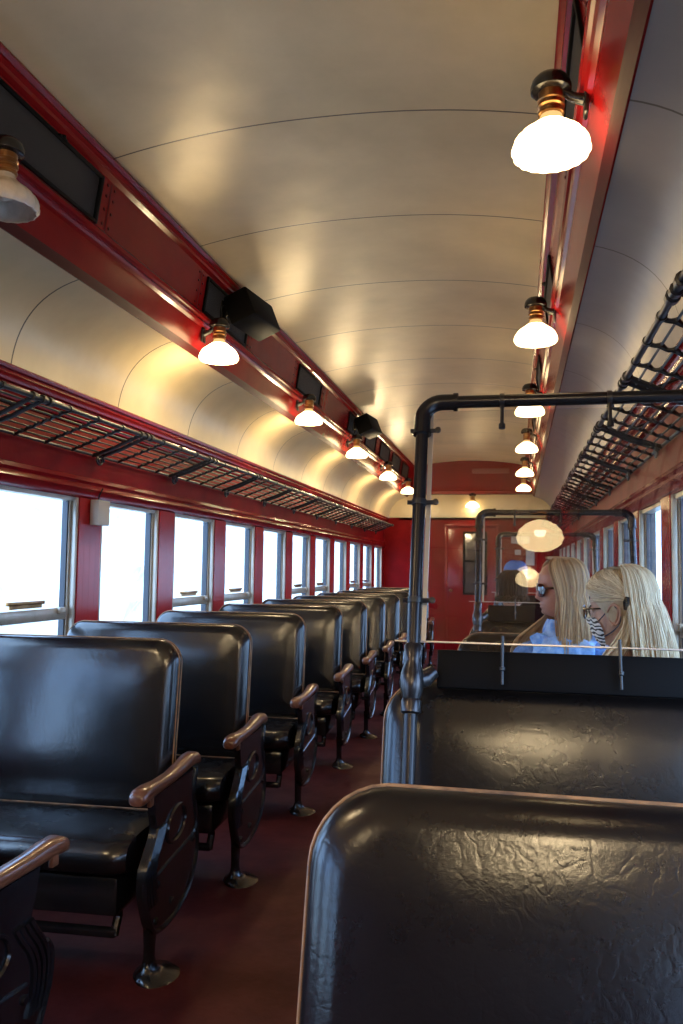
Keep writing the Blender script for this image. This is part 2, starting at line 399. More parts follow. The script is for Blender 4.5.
# end walls
w = MB(); w.box((0, Y1 + 0.04, 2.242 / 2), (3.0, 0.08, 2.242)); w.box((0, Y1 + 0.04, 2.7145), (2.415, 0.08, 1.05)); struct(w.build('wall_front', WALLRED))
w = MB(); w.box((0, Y0 - 0.04, 1.65), (3.05, 0.08, 3.3)); struct(w.build('wall_back', REDDK))
t = MB(); prof = [(Y1, 2.2273), (Y1 - 0.03, 2.2315), (Y1 - 0.034, 2.2525), (Y1 - 0.02, 2.452), (Y1 - 0.012, 2.62), (Y1, 2.6358)]
t.sheet([[(x, y, z) for y, z in prof] for x in (-1.3755, 1.3755)]); struct(t.build('trim_7', CREAM))
t = MB(); prof = [(Y1, 2.6358), (Y1 - 0.03, 2.641), (Y1 - 0.03, 2.683), (Y1 - 0.01, 2.704), (Y1, 2.767)]
t.sheet([[(x, y, z) for y, z in prof] for x in (-1.05, 1.05)]); struct(t.build('trim_8', RED))

# outside
g = MB(); rows = []
for i in range(25):
    y = -14 + 60 * i / 24
    rows.append([(x, y, -1.15 + 0.05 * noise.noise(Vector((x, y, 0)))) for x in [-30 + 60 * j / 24 for j in range(25)]])
g.sheet(rows); struct(g.build('ground', GROUND))
g = MB(); rows = []
for i in range(90):
    y = -16 + 70 * i / 89; row = []
    for j in range(24):
        h = j / 23; e = max(0.0, min(1.0, (y - 5.0) / 5.0)); e = e * e * (3 - 2 * e); z = -1.3 + (2.7 + 4.0 * e) * h
        x = -7.5 + 2.6 * e - (4.2 - 1.5 * e) * h ** 1.3 + 0.9 * noise.noise(Vector((y * 0.5, z * 0.6, 2.3))) + 0.35 * noise.noise(Vector((y * 1.7, z * 1.9, 9.1)))
        row.append((x, y, z))
    rows.append(row)
g.sheet(rows); struct(g.build('embankment', BANK))

# ------------------------------------------------------------------ windows
RAIL_NONE = {2, 5, 8}
wn = 0
for s in (-1, 1):
    for k in range(KMIN, KMAX + 1):
        a = 4.137 + WP * k; b = 4.8825 + WP * k; wn += 1
        visible = (k >= -2)
        rt = bpy.data.objects.new('window_%d' % wn, None); COL.objects.link(rt); rt.location = (s * 1.5015, (a + b) / 2, SILL); struct(rt)
        hy = (b - a) / 2; H = HEAD - SILL
        fr = MB()
        for q in (-1, 1):
            fr.box((s * -0.026, q * (hy - 0.010), H / 2), (0.034, 0.020, H), bevel=0.003)
            fr.box((s * -0.008, q * (hy - 0.028), H / 2), (0.016, 0.020, H), bevel=0.003)
        fr.box((0, 0, H - 0.010), (0.06, 2 * hy, 0.02)); fr.box((0, 0, 0.012), (0.06, 2 * hy, 0.024))
        fr.build('window_frame', ALU, rt)
        ch = MB()
        for q in (-1, 1): ch.box((s * -0.004, q * (hy - 0.043), H / 2), (0.010, 0.013, H - 0.03))
        for q in (-1, 1): ch.box((s * 0.027, q * (hy - 0.003), H / 2), (0.040, 0.007, H))
        ch.build('window_channel', ALUDK, rt)
        idx = k + 2                       # 1 = nearest window seen on the left
        if visible and (idx % 3) != 2:
            ra = MB(); ra.box((s * -0.006, 0, 1.1059 - SILL), (0.028, 2 * hy - 0.09, 0.062), bevel=0.006)
            ra.box((s * -0.026, hy - 0.10, 1.1206 - SILL), (0.02, 0.06, 0.03), bevel=0.004)
            sr = ra.build('sash_rail', ALU, rt)
            li = MB(); li.box((s * -0.014, -0.02, 1.1689 - SILL), (0.016, 0.30, 0.018), bevel=0.004); li.box((s * -0.014, -0.02, 1.1532 - SILL), (0.006, 0.26, 0.02)); li.build('finger_lift', BRASS, sr)
        gl = MB(); x = s * 0.004
        gl.add([(x, -hy + 0.03, 0.02), (x, hy - 0.03, 0.02), (x, hy - 0.03, H - 0.02), (x, -hy + 0.03, H - 0.02)], [(0, 1, 2, 3)], False)
        gl.build('pane', PANE, rt)

# door in the far end wall
dr = bpy.data.objects.new('door_1', None); COL.objects.link(dr); dr.location = (0.0315, Y1, 0); struct(dr)
m = MB(); m.box((0, -0.015, 1.03), (0.80, 0.03, 2.04), bevel=0.004)
m.build('door_leaf', RED, dr)
m = MB()
for q in (-1, 1): m.box((q * 0.42, -0.02, 1.04), (0.05, 0.05, 2.10), bevel=0.008)
m.box((0, -0.02, 2.10), (0.90, 0.05, 0.05), bevel=0.008); m.build('door_casing', RED, dr)
m = MB(); wx, z0, z1 = 0.063, 0.9505, 1.9795
for q in (-1, 1): m.box((wx + q * 0.185, -0.04, (z0 + z1) / 2), (0.035, 0.03, z1 - z0), bevel=0.004)
for z in (z0, 1.50, z1): m.box((wx, -0.04, z), (0.40, 0.032, 0.035), bevel=0.004)
dw = m.build('door_window', BLACKPL, dr)
gm = pbr('dim_door_glass', (0.035, 0.028, 0.026), 0.05, c2=(0.09, 0.07, 0.06), nscale=5, coat=1.0)
m = MB(); m.box((wx, -0.032, (z0 + z1) / 2), (0.36, 0.008, z1 - z0 - 0.02)); m.build('pane', gm, dw)
m = MB(); m.lathe([(0.0, 0), (0.028, 0.004), (0.03, 0.02), (0.015, 0.05), (0.0, 0.055)], n=14, rot=Matrix.Rotation(PI / 2, 3, 'X'), c=(-0.34, -0.03, 1.0)); m.build('door_knob', BRASS, dr)

# ------------------------------------------------------------------ vents and speakers
def fas_pt(z):     # half width of the fascia panel at height z
    return 0.9534 + 0.0315 * (3.0232 - z) / 0.2184
VENTS = [(2.331, 3.1185), (4.3365, 5.0925), (6.3735, 7.161), (8.4315, 9.219), (9.471, 10.143), (10.5, 11.277), (11.55, 12.348), (12.6, 13.3035)]
for s, nm in ((-1, 'left'), (1, 'right')):
    for i, (a, b) in enumerate(VENTS):
        if s > 0 and i in (4, 6): continue
        o = thing('ceiling_vent', 'black mesh vent set in the %s red ceiling beam, %s from the camera' % (nm, ORD[i if s < 0 else (i if i < 4 else {5: 4, 7: 5}[i])]), 'vent', (s * fas_pt(2.914), (a + b) / 2, 2.914), group='vents along the red ceiling beams')
        tl = -s * math.atan2(0.03, 0.208)
        Rm = Matrix.Rotation(tl, 3, 'Y')
        hl = (b - a) / 2; hh = 0.104
        def T(p): return tuple(Rm @ Vector(p))
        m = MB(); m.add([T((-s * 0.002, -hl, -hh)), T((-s * 0.002, hl, -hh)), T((-s * 0.002, hl, hh)), T((-s * 0.002, -hl, hh))], [(0, 1, 2, 3)], False); m.build('mesh_panel', MESHBLK, o)
        m = MB()
        for q in (-1, 1):
            m.box(T((-s * 0.006, q * (hl - 0.012), 0)), (0.014, 0.024, 2 * hh), rot=Rm, bevel=0.003)
            m.box(T((-s * 0.006, 0, q * (hh - 0.008))), (0.014, 2 * hl, 0.016), rot=Rm, bevel=0.003)
        m.build('frame', BLACKPL, o)
        m = MB(); m.lathe([(0.0, 0.0), (0.012, 0.002), (0.012, 0.012), (0.0, 0.016)], c=T((-s * 0.02, 0.05, hh - 0.012)), n=8); m.box(T((-s * 0.014, 0.05, hh - 0.008)), (0.02, 0.05, 0.008), rot=Rm); m.build('latch', BLACKPL, o)
# rivet strips flanking the vents
RIV = MB()
for s in (-1, 1):
    for (a, b) in VENTS:
        for y in (a - 0.05, a - 0.11, b + 0.05, b + 0.11):
            for z in (2.8353, 2.8982, 2.956, 3.0032):
                p = Vector((s * (fas_pt(z) - 0.001), y, z))
                RIV.lathe([(0.0075, 0), (0.006, 0.0035), (0.0, 0.0048)], c=p, n=8, rot=Matrix.Rotation(-s * PI / 2, 3, 'Y'))
        for y in (a - 0.08, b + 0.08):
            RIV.add([(s * (fas_pt(z) - 0.0025), y + q, z) for z in (2.809, 3.019) for q in (-0.004, 0.004)], [(0, 1, 3, 2)], False)
struct(RIV.build('trim_9', REDDK))

def speaker(y, lab):
    o = thing('wall_speaker', lab, 'speaker', (-0.9713, y, 2.9087), group='black box speakers on the left beam')
    R = Matrix.Rotation(math.radians(-7), 3, 'Z') @ Matrix.Rotation(math.radians(-22), 3, 'Y')
    cen = Vector((0.135, 0.06, 0.02))
    m = MB(); m.box(cen, (0.17, 0.40, 0.19), rot=R, bevel=0.014); m.build('cabinet', BLACKPL, o)
    m = MB(); m.box(cen + R @ Vector((0, 0.202, 0)), (0.15, 0.012, 0.17), rot=R, bevel=0.004); m.build('grille', MESHBLK, o)
    m = MB(); m.box((0.006, -0.10, 0.0), (0.014, 0.10, 0.11), bevel=0.004); m.tube([(0.01, -0.10, 0), (0.07, -0.05, 0.0), (0.10, 0.05, 0.01)], 0.026, 10); m.tube([(0.03, -0.08, 0.045), (0.10, 0.0, 0.075)], 0.014, 8); m.build('bracket', IRON, o)
    m = MB(); m.tube(spline([(0.012, -0.12, 0.03), (0.04, -0.16, -0.03), (0.03, -0.19, -0.09), (0.012, -0.22, -0.12)]), 0.004, 6); m.build('cable', BLACKPL, o)
speaker(4.746, 'larger looking black box speaker on the left red beam, nearer the camera')
speaker(8.841, 'smaller looking black box speaker on the left red beam, farther along the car')

# ------------------------------------------------------------------ lamps
def make_lamp(lit):
    """local origin at the fixing plate; arm points to +X; lamp axis at x=.105"""
    o = thing('ceiling_lamp', 'x', 'lamp')
    m = MB(); m.box((0.006, 0, 0.0), (0.014, 0.055, 0.10), bevel=0.005); m.tube([(0.01, 0, 0.0), (0.045, 0, 0.012), (0.075, 0, 0.036), (0.105, 0, 0.046)], [0.018, 0.014, 0.016, 0.02], 10)
    m.build('bracket', IRON, o)
    m = MB(); m.lathe([(0.0, 0.052), (0.022, 0.051), (0.043, 0.044), (0.055, 0.030), (0.060, 0.012), (0.059, 0.0), (0.050, -0.004), (0.0, -0.004)], c=(0.105, 0, 0.034), n=24); m.build('cap', IRON, o)
    m = MB(); m.lathe([(0.0, 0.034), (0.037, 0.034), (0.036, 0.012), (0.039, 0.010), (0.039, 0.004), (0.036, 0.001), (0.036, -0.004), (0.040, -0.008), (0.040, -0.014), (0.034, -0.018), (0.034, -0.026), (0.038, -0.030), (0.038, -0.037), (0.031, -0.040), (0.0, -0.040)], c=(0.105, 0, 0.0), n=24); m.build('socket', BRASS, o)
    prof = [(0.030, -0.034), (0.031, -0.042), (0.035, -0.052), (0.043, -0.063), (0.058, -0.075), (0.078, -0.089), (0.096, -0.105), (0.107, -0.123), (0.112, -0.140), (0.111, -0.153), (0.105, -0.162)]
    nk = MB(); nk.lathe([(r * 1.0, z) for r, z in prof[:4]], c=(0.105, 0, 0), n=36, flute=0.02, nf=18)
    m = MB(); n = 72; vs = []; fs = []
    pr = prof[3:]
    inner = [(r - 0.005, z) for r, z in reversed(pr)]
    full = pr + inner
    for (r, z) in full:
        for j in range(n):
            th = 2 * PI * j / n; rr = r * (1 + 0.022 * math.cos(18 * th))
            vs.append((0.105 + rr * math.cos(th), rr * math.sin(th), z))
    for i in range(len(full) - 1):
        for j in range(n): fs.append((i * n + j, i * n + (j + 1) % n, (i + 1) * n + (j + 1) % n, (i + 1) * n + j))
    m.add(vs, fs)
    sh = m.build('lamp_shade', LAMP_ON if lit else LAMP_OFF, o)
    nk.build('shade_neck', LAMP_NECK if lit else LAMP_OFF, sh)
    m = MB(); m.lathe([(0.012, -0.04), (0.016, -0.06), (0.028, -0.088), (0.031, -0.105), (0.024, -0.124), (0.0, -0.132)], c=(0.105, 0, 0), n=20)
    m.build('light_bulb', LAMP_BULB if lit else LAMP_OFF, o)
    return o
LAMP_L = make_lamp(True); LAMP_U = make_lamp(False)
ZL = 2.7197
used = {'on': False, 'off': False}
def put_lamp(loc, rotz, label, lit=True, power=9.0):
    key = 'on' if lit else 'off'; src = LAMP_L if lit else LAMP_U
    o = src if not used[key] else copy_tree(src)
    used[key] = True
    o.location = loc; o.rotation_euler = (0, 0, rotz); tag(o, label, 'lamp', 'bell lamps on the ceiling beams')
    if lit and power > 0:
        ld = bpy.data.lights.new('bulb_light', 'POINT'); ld.energy = power; ld.color = (1.0, 0.76, 0.43); ld.shadow_soft_size = 0.055
        lo = bpy.data.objects.new('bulb_light', ld); COL.objects.link(lo)
        a = rotz; lo.location = (loc[0] + 0.105 * math.cos(a), loc[1] + 0.105 * math.sin(a), loc[2] - 0.205)
LY = [2.373, 4.3995, 6.489, 8.5575, 10.7625, 12.81]
lampmats = None
for i, y in enumerate(LY):
    put_lamp((-1.0007, y, ZL - 0.02), 0, ('unlit bell lamp on the left red beam at the photo edge' if i == 0 else 'lit bell lamp on the left red ceiling beam, %s from the camera' % ORD[i - 1]), lit=(i > 0), power=20.0)
for i, y in enumerate(LY):
    put_lamp((0.987, y + 0.03, ZL + 0.015), PI, 'lit bell lamp on the right red ceiling beam, %s from the camera' % ORD[i], power=0)
for j, y in enumerate((0.3045, -1.764)):
    put_lamp((-1.0007, y, ZL), 0, 'lit bell lamp on the left red beam, %s behind the camera' % ORD[j], power=(30.0, 20.0)[j])
    put_lamp((1.0007, y, ZL), PI, 'lit bell lamp on the right red beam, %s behind the camera' % ORD[j], power=(0, 85.0)[j])
put_lamp((0.0525, Y1 - 0.035, 2.557), -PI / 2, 'lit bell lamp over the door in the far end wall', power=2.0)

# sign plate in the lunette, notices
m = MB(); m.box((0, 0, 0), (0.62, 0.012, 0.085), bevel=0.004); o = m.build('sign_plate', PLATE, loc=(0.3465, Y1 - 0.008, 3.0242)); tag(o, 'dull red name plate high on the red end wall arch', 'sign')
for (x, z, w, h, lab) in ((0.80, 1.87, 0.30, 0.19, 'wide pale notice on the end wall beside the door'), (0.76, 1.64, 0.10, 0.09, 'small square notice under the wide pale notice'), (0.95, 1.56, 0.14, 0.26, 'tall pale notice low right of the wide one')):
    m = MB(); m.box((0, 0, 0), (w, 0.008, h)); o = m.build('notice', PAPER, loc=((x * 1.05), Y1 - 0.0035, (1.36 + (z - 1.36) * 1.05))); tag(o, lab, 'notice', 'papers on the end wall')
# thermostat on first post
o = thing('thermostat', 'small beige control box at the top of the red window post', 'thermostat', (-1.4448, 4.053, 1.57))
m = MB(); m.box((0.024, 0, 0.065), (0.052, 0.125, 0.135), bevel=0.006); m.build('casing', BEIGE, o)
m = MB(); m.lathe([(0.014, 0), (0.014, 0.012), (0.0, 0.014)], c=(0.03, 0.063, 0.08), n=12, rot=Matrix.Rotation(-PI / 2, 3, 'X')); m.build('dial', ALU, o)
m = MB(); m.tube(spline([(0.012, 0.0, 0.13), (0.012, 0.01, 0.16), (0.02, 0.03, 0.20)]), 0.004, 6); m.build('cable', BLACKPL, o)

# ------------------------------------------------------------------ luggage racks
ZR = 1.927
def rack(s, lab):
    o = thing('luggage_rack', lab, 'rack', (s * 1.4595, 0, ZR))
    XF, ZF, XB, ZB = 1.1634, 2.0457, 1.4406, 1.9428
    dx = lambda x: s * (x - 1.4595)
    ya, yb = -2.835, 12.9675
    A = lambda t: (XF + (XB - XF) * t, ZF + (ZB - ZF) * t - ZR)   # t: 0 front .. 1 back
    m = MB(); m.tube([(dx(XF), ya, ZF - ZR), (dx(XF), yb, ZF - ZR)], 0.011, 10); m.build('front_rail', WIRE, o)
    m = MB(); m.tube([(dx(XB), ya, ZB - ZR), (dx(XB), yb, ZB - ZR)], 0.008, 8); m.build('back_rail', WIRE, o)
    for t in (0.14, 0.28, 0.42, 0.57, 0.71, 0.86):
        a, z = A(t); m = MB(); m.tube([(dx(a), ya, z), (dx(a), yb, z)], 0.0046, 6); m.build('net_wire', WIRE, o)
    by = [4.0215 + WP * k for k in range(-6, 10) if ya < 4.0215 + WP * k < yb]
    first = None
    for y0 in by:
        if first is None:
            m = MB()
            for q in (-0.035, 0.035):
                m.tube([(dx(XF) , q, ZF - ZR), (dx(1.3125), q, A(0.53)[1] - 0.012), (dx(XB), q, ZB - ZR - 0.005)], 0.0105, 8)
                m.lathe([(0.0, -0.02), (0.018, -0.015), (0.019, 0.015), (0.0, 0.02)], c=(dx(XF), q, ZF - ZR), n=10, rot=Matrix.Rotation(PI / 2, 3, 'X'))
            m.lathe([(0.0, -0.02), (0.019, -0.015), (0.02, 0.015), (0.0, 0.02)], c=(dx(XF), 0.085, ZF - ZR), n=10, rot=Matrix.Rotation(PI / 2, 3, 'X'))
            m.tube([(dx(1.26), 0, A(0.35)[1]), (dx(1.4469), 0, 0.155)], 0.006, 6)
            # scroll at the wall end
            sc = []
            for i in range(22):
                th = i / 21 * 3.6 * PI; r = 0.045 * (1 - i / 26)
                sc.append((dx(1.4196) , r * math.cos(th) + 0.01, -0.012 + r * math.sin(th) * 0.7))
            m.tube(sc, 0.006, 6)
            first = m.build('bracket', WIRE, o); first.location = (0, y0, 0)
        else:
            c = first.copy(); COL.objects.link(c); c.location = (0, y0, 0)
    firstb = None
    for y0 in by:
        for q in (1, 2, 3):
            y = y0 + q * WP / 4
            if y > yb: continue
            if firstb is None:
                pts = []; rs = []
                n = 36
                for i in range(n + 1):
                    t = i / n; a, z = A(t)
                    ph = (t * 7) % 1.0
                    pts.append((dx(a), 0.004 * math.sin(t * 40), z - 0.010 * math.sin(PI * min(1, ph)) * 0.6))
                    rs.append(0.0072 + 0.0048 * (abs(math.cos(PI * t * 7)) ** 6))
                m = MB(); m.tube(pts, rs, 7)
                m.lathe([(0.0, -0.012), (0.0155, -0.010), (0.0155, 0.010), (0.0, 0.012)], c=(dx(XF), 0, ZF - ZR), n=10, rot=Matrix.Rotation(PI / 2, 3, 'X'))
                firstb = m.build('cross_bar', WIRE, o); firstb.location = (0, y, 0)
            else:
                c = firstb.copy(); COL.objects.link(c); c.location = (0, y, 0)
rack(-1, 'black wire luggage rack above the left windows'); rack(1, 'black wire luggage rack above the right windows')

# ------------------------------------------------------------------ seats
def rrect(w, h, rt, rb, n=8):
    """closed outline, x in -w/2..w/2, z 0..h, top corner radius rt, bottom rb"""
    pts = []
    for cx, cz, r, a0 in ((w / 2 - rb, rb, rb, -PI / 2), (w / 2 - rt, h - rt, rt, 0), (-w / 2 + rt, h - rt, rt, PI / 2), (-w / 2 + rb, rb, rb, PI)):
        for i in range(n + 1):
            a = a0 + (PI / 2) * i / n; pts.append((cx + r * math.cos(a), cz + r * math.sin(a)))
    return pts
def inset(pts, d, w, h):
    return [(x * (1 - 2 * d / w), h / 2 + (z - h / 2) * (1 - 2 * d / h)) for x, z in pts]
def padded(m, w, h, rt, rb, y0, y1, bulge=0.012, edge=0.02, tf=lambda p: p):
    o = rrect(w, h, rt, rb); rings = []
    T = y1 - y0
    R = 0.058; prof = []
    mw = min(w, h)
    for d, q in ((0.36 * mw, 1.0), (0.26 * mw, 0.93), (0.18 * mw, 0.75), (0.13 * mw, 0.5)): prof.append((d, -bulge * q))
    for i in range(9):
        d = R * (1 - i / 8) ** 1.0; prof.append((d, -bulge * 0.28 * (d / R) + 0.62 * (R - math.sqrt(max(0, R * R - (R - d) ** 2)))))
    seq = [(d, y0 + y) for d, y in prof] + [(d, y1 - y) for d, y in reversed(prof)]
    for d, y in seq:
        rings.append([tf((x, y, z)) for x, z in inset(o, d, w, h)])
    m.sheet(rings, closed_u=True)
    n = len(o); base = len(m.v) - n * len(rings)
    m.f.append([base + i for i in range(n)]); m.s.append(True); m.mi.append(0)
    m.f.append([base + n * (len(rings) - 1) + i for i in range(n)]); m.s.append(True); m.mi.append(0)
    return o

def make_seat(lean_deg, BW, HB, RT=0.085, EO=0.055, LM=None):
    LM = LM or LEATH
    o = thing('coach_seat', 'x', 'seat')
    a = math.radians(lean_deg); BZ = 0.455; BY = 0.13
    def tf(p):
        x, y, z = p
        z = z - 0.020 * (abs(x) / (BW / 2)) ** 2.4 * max(0, z) / HB
        return (x, BY + y * math.cos(a) + z * math.sin(a), BZ - y * math.sin(a) + z * math.cos(a))
    m = MB(); ol = padded(m, BW, HB, RT, 0.03, -0.010, 0.088, 0.018, 0.020, tf)
    back = m.build('backrest', LM, o)
    m = MB()
    for yy in (0.026, 0.052):
        m.tube([tf((x, yy, z)) for x, z in ol], 0.0030, 6, closed=True)
    tag(m.build('piping', PIPING, back), 'worn tan edging')
    # seat cushion (both long edges rolled)
    m = MB(); W = BW + 0.01; prof = []
    for (y, z) in spline([(-0.235, 0.365), (-0.262, 0.40), (-0.250, 0.445), (-0.20, 0.468), (0.0, 0.476), (0.17, 0.462), (0.205, 0.43), (0.20, 0.37), (0.10, 0.34), (-0.10, 0.34)], 5, closed=True): pass
    sp = spline([(0, -0.235, 0.365), (0, -0.262, 0.40), (0, -0.250, 0.445), (0, -0.20, 0.468), (0, 0.0, 0.476), (0, 0.13, 0.466), (0, 0.20, 0.44), (0, 0.20, 0.37), (0, 0.10, 0.34), (0, -0.10, 0.34)], 5, closed=True)
    rows = []; nx = 24
    for i in range(nx + 1):
        t = i / nx; x = -W / 2 + W * t; e = min(t, 1 - t) * W; k = 1 - 0.10 * max(0, 1 - e / 0.03) ** 2
        rows.append([(x, p.y * k, 0.41 + (p.z - 0.41) * k + 0.003 * noise.noise(Vector((x * 14, p.y * 9, 1)))) for p in sp])
    m.sheet(rows, closed_u=True); n = len(sp)
    m.f.append(list(range(n))); m.s.append(False); m.mi.append(0); m.f.append([nx * n + i for i in range(n)]); m.s.append(False); m.mi.append(0)
    cu = m.build('seat_cushion', LM, o)
    m = MB(); m.tube([(-W / 2 + 0.01, 0.135, 0.468), (W / 2 - 0.01, 0.135, 0.468)], 0.0035, 6); tag(m.build('piping', PIPING, cu), 'worn tan edging')
    # seat box under the cushion
    m = MB(); m.box((0, -0.01, 0.285), (BW - 0.06, 0.40, 0.13), bevel=0.02); m.build('seat_base', IRON, o)
    # cast end frames, one at each end
    out = spline([(0, -0.165, 0.60), (0, -0.15, 0.54), (0, -0.135, 0.48), (0, -0.175, 0.43), (0, -0.225, 0.375), (0, -0.228, 0.31), (0, -0.205, 0.25), (0, -0.16, 0.175), (0, -0.09, 0.145), (0, 0.02, 0.138), (0, 0.12, 0.155), (0, 0.20, 0.19), (0, 0.255, 0.25), (0, 0.275, 0.32), (0, 0.262, 0.40), (0, 0.235, 0.47), (0, 0.225, 0.53), (0, 0.245, 0.60)], 4)
    for s in (1, -1):
        xe = s * (BW / 2 + EO)
        m = MB(); m.prism([(p.y, p.z) for p in out], xe - 0.014, xe + 0.014)
        m.tube([(xe + s * 0.014, p.y, p.z) for p in out[14:]], 0.009, 6)                     # raised rim
        # fluted S pillar on the front edge
        for q in (0, 0.022, 0.044, 0.062):
            m.tube([(xe + s * 0.016, y + q, z) for _, y, z in spline([(0, -0.128, 0.485), (0, -0.150, 0.455), (0, -0.192, 0.405), (0, -0.212, 0.355), (0, -0.208, 0.30), (0, -0.190, 0.25)], 5)], 0.0075, 6)
        # oval ring
        m.tube([(xe + s * 0.016, 0.045 + 0.088 * math.cos(t) + 0.012 * math.sin(t), 0.455 + 0.057 * math.sin(t)) for t in [2 * PI * i / 28 for i in range(28)]], 0.0075, 6, closed=True)
        # diagonal rib and bolts
        m.tube([(xe + s * 0.014, y, z) for _, y, z in spline([(0, -0.12, 0.335), (0, 0.0, 0.345), (0, 0.12, 0.352), (0, 0.22, 0.365), (0, 0.255, 0.395)], 5)], 0.006, 6)
        for (y, z) in ((-0.115, 0.300), (-0.12, 0.185), (0.225, 0.345), (0.02, 0.20)):
            m.lathe([(0.013, 0), (0.012, 0.007), (0.0, 0.011)], c=(xe + s * 0.013, y, z), n=10, rot=Matrix.Rotation(s * PI / 2, 3, 'Y'))
        ef = m.build('end_frame', IRON, o)
        # armrest
        m = MB(); rows = []
        path = [(-0.285, 0.618, 0.020, 0.014), (-0.278, 0.622, 0.028, 0.020), (-0.255, 0.628, 0.032, 0.024), (-0.20, 0.630, 0.030, 0.023), (-0.12, 0.626, 0.026, 0.020), (0.0, 0.626, 0.025, 0.019), (0.10, 0.634, 0.028, 0.021), (0.18, 0.644, 0.031, 0.023), (0.235, 0.642, 0.031, 0.023), (0.262, 0.632, 0.028, 0.020), (0.276, 0.618, 0.018, 0.012)]
        for (y, z, w, h) in path:
            row = []
            for i in range(16):
                t = 2 * PI * i / 16; ct, st = math.cos(t), math.sin(t)
                row.append((xe + w * (abs(ct) ** 0.7) * (1 if ct >= 0 else -1), y, z - 0.004 + h * (abs(st) ** 0.75) * (1 if st >= 0 else -1)))
            rows.append(row)
        m.sheet(rows, closed_u=True); m.f.append(list(range(16))); m.s.append(True); m.mi.append(0); m.f.append([10 * 16 + i for i in range(16)]); m.s.append(True); m.mi.append(0)
        # small drop lip under the front end
        m.box((xe + s * 0.02, -0.215, 0.600), (0.014, 0.03, 0.035), bevel=0.004)
        m.build('armrest', WOOD, o)
        # leg and floor flange
        m = MB(); rows = []
        lx = xe - s * 0.012
        for (z, y, ry, rx) in ((0.20, -0.105, 0.050, 0.020), (0.15, -0.105, 0.040, 0.019), (0.10, -0.108, 0.028, 0.018), (0.06, -0.108, 0.025, 0.018), (0.035, -0.106, 0.034, 0.026), (0.020, -0.100, 0.060, 0.046), (0.010, -0.092, 0.085, 0.066), (0.0, -0.09, 0.092, 0.072)):
            rows.append([(lx + rx * math.cos(t) + s * max(0, 0.02 - z) * 1.2, y + ry * math.sin(t), z) for t in [2 * PI * i / 18 for i in range(18)]])
        m.sheet(rows, closed_u=True); m.f.append([7 * 18 + i for i in range(18)]); m.s.append(False); m.mi.append(0)
        m.build('leg', IRON, o)
        # swing arm that carries the backrest
        m = MB(); xb = s * (BW / 2 + min(0.022, EO))
        p0 = tf((xb, 0.04, 0.20)); p1 = tf((xb, 0.04, 0.02))
        m.tube([p0, tf((xb, 0.045, 0.11)), p1, (xb, 0.08, 0.38), (xb, 0.03, 0.30)], [0.010, 0.012, 0.016, 0.014, 0.018], 8)
        for hz in (0.185, 0.13, 0.08):
            q = tf((xb - s * 0.004, 0.04, hz)); m.lathe([(0.015, 0), (0.013, 0.012), (0.0, 0.016)], c=q, n=10, rot=Matrix.Rotation(s * PI / 2, 3, 'Y'))
        m.build('back_bracket', IRON, o)
    # footrest bar
    m = MB(); zf = 0.165
    for s in (1, -1):
        x = s * (BW / 2 - 0.06)
        m.tube(spline([(x, -0.10, 0.26), (x, -0.135, 0.235), (x, -0.13, 0.20), (x, -0.15, zf), (x, -0.16, zf - 0.02)], 4), 0.016, 8)
    m.box((0, -0.16, zf - 0.01), (BW - 0.10, 0.03, 0.03), bevel=0.008)
    m.build('footrest', IRON, o)
    return o

def label_left(i):
    if i == 0: return 'nearest left seat, only its wooden arm and iron side in the corner'
    if i == 1: return 'black leather left row seat with its whole back and cushion in view'
    if i == 10: return 'last black leather seat of the left row, beside the end wall'
    return 'black leather seat in the left row, %s seat from the camera' % ORD[i]
proto_l = make_seat(7.0, 0.945, 0.642, LM=LEATH_L)
LYO = {2: -0.15, 3: -0.11, 4: -0.03}
for i in range(12):
    y = 1.70 + 1.0 * i
    if i == 11: continue
    o = proto_l if i == 0 else copy_tree(proto_l)
    o.location = (-0.9285, y + LYO.get(i, 0.0) + (0.05 if i == 0 else 0), 0); o.rotation_euler = (0, 0, PI if i == 0 else math.radians(3.0)); tag(o, label_left(i), 'seat', 'seats of the left row')
LEAN = 13.5
proto_r = make_seat(LEAN, 0.92, 0.660, 0.095, -0.005)
RS = [(0.984, 0.765, 0, 'nearest black leather seat back filling the lower right corner'),
      (0.920, 1.775, 0, 'black leather seat on the right carrying the nearer glass partition'),
      (0.985, 2.72, 1, 'right row seat turned round, behind the nearer glass partition'),
      (0.985, 3.42, 0, 'dark leather right seat behind the woman with sunglasses'),
      (0.985, 4.33, 0, 'dark leather right seat carrying the second glass partition'),
      (0.985, 5.40, 1, 'right row seat turned round, just past the second glass partition'),
      (0.985, 7.02, 1, 'right row seat under the passenger in the blue cap'),
      (0.985, 6.26, 0, 'dark leather right seat carrying the farthest glass partition')]
for i, (x, y, fl, lab) in enumerate(RS):
    o = proto_r if i == 0 else copy_tree(proto_r)
    o.location = (x, y, 0); o.rotation_euler = (0, 0, PI if fl else 0); tag(o, lab, 'seat', 'seats of the right row')

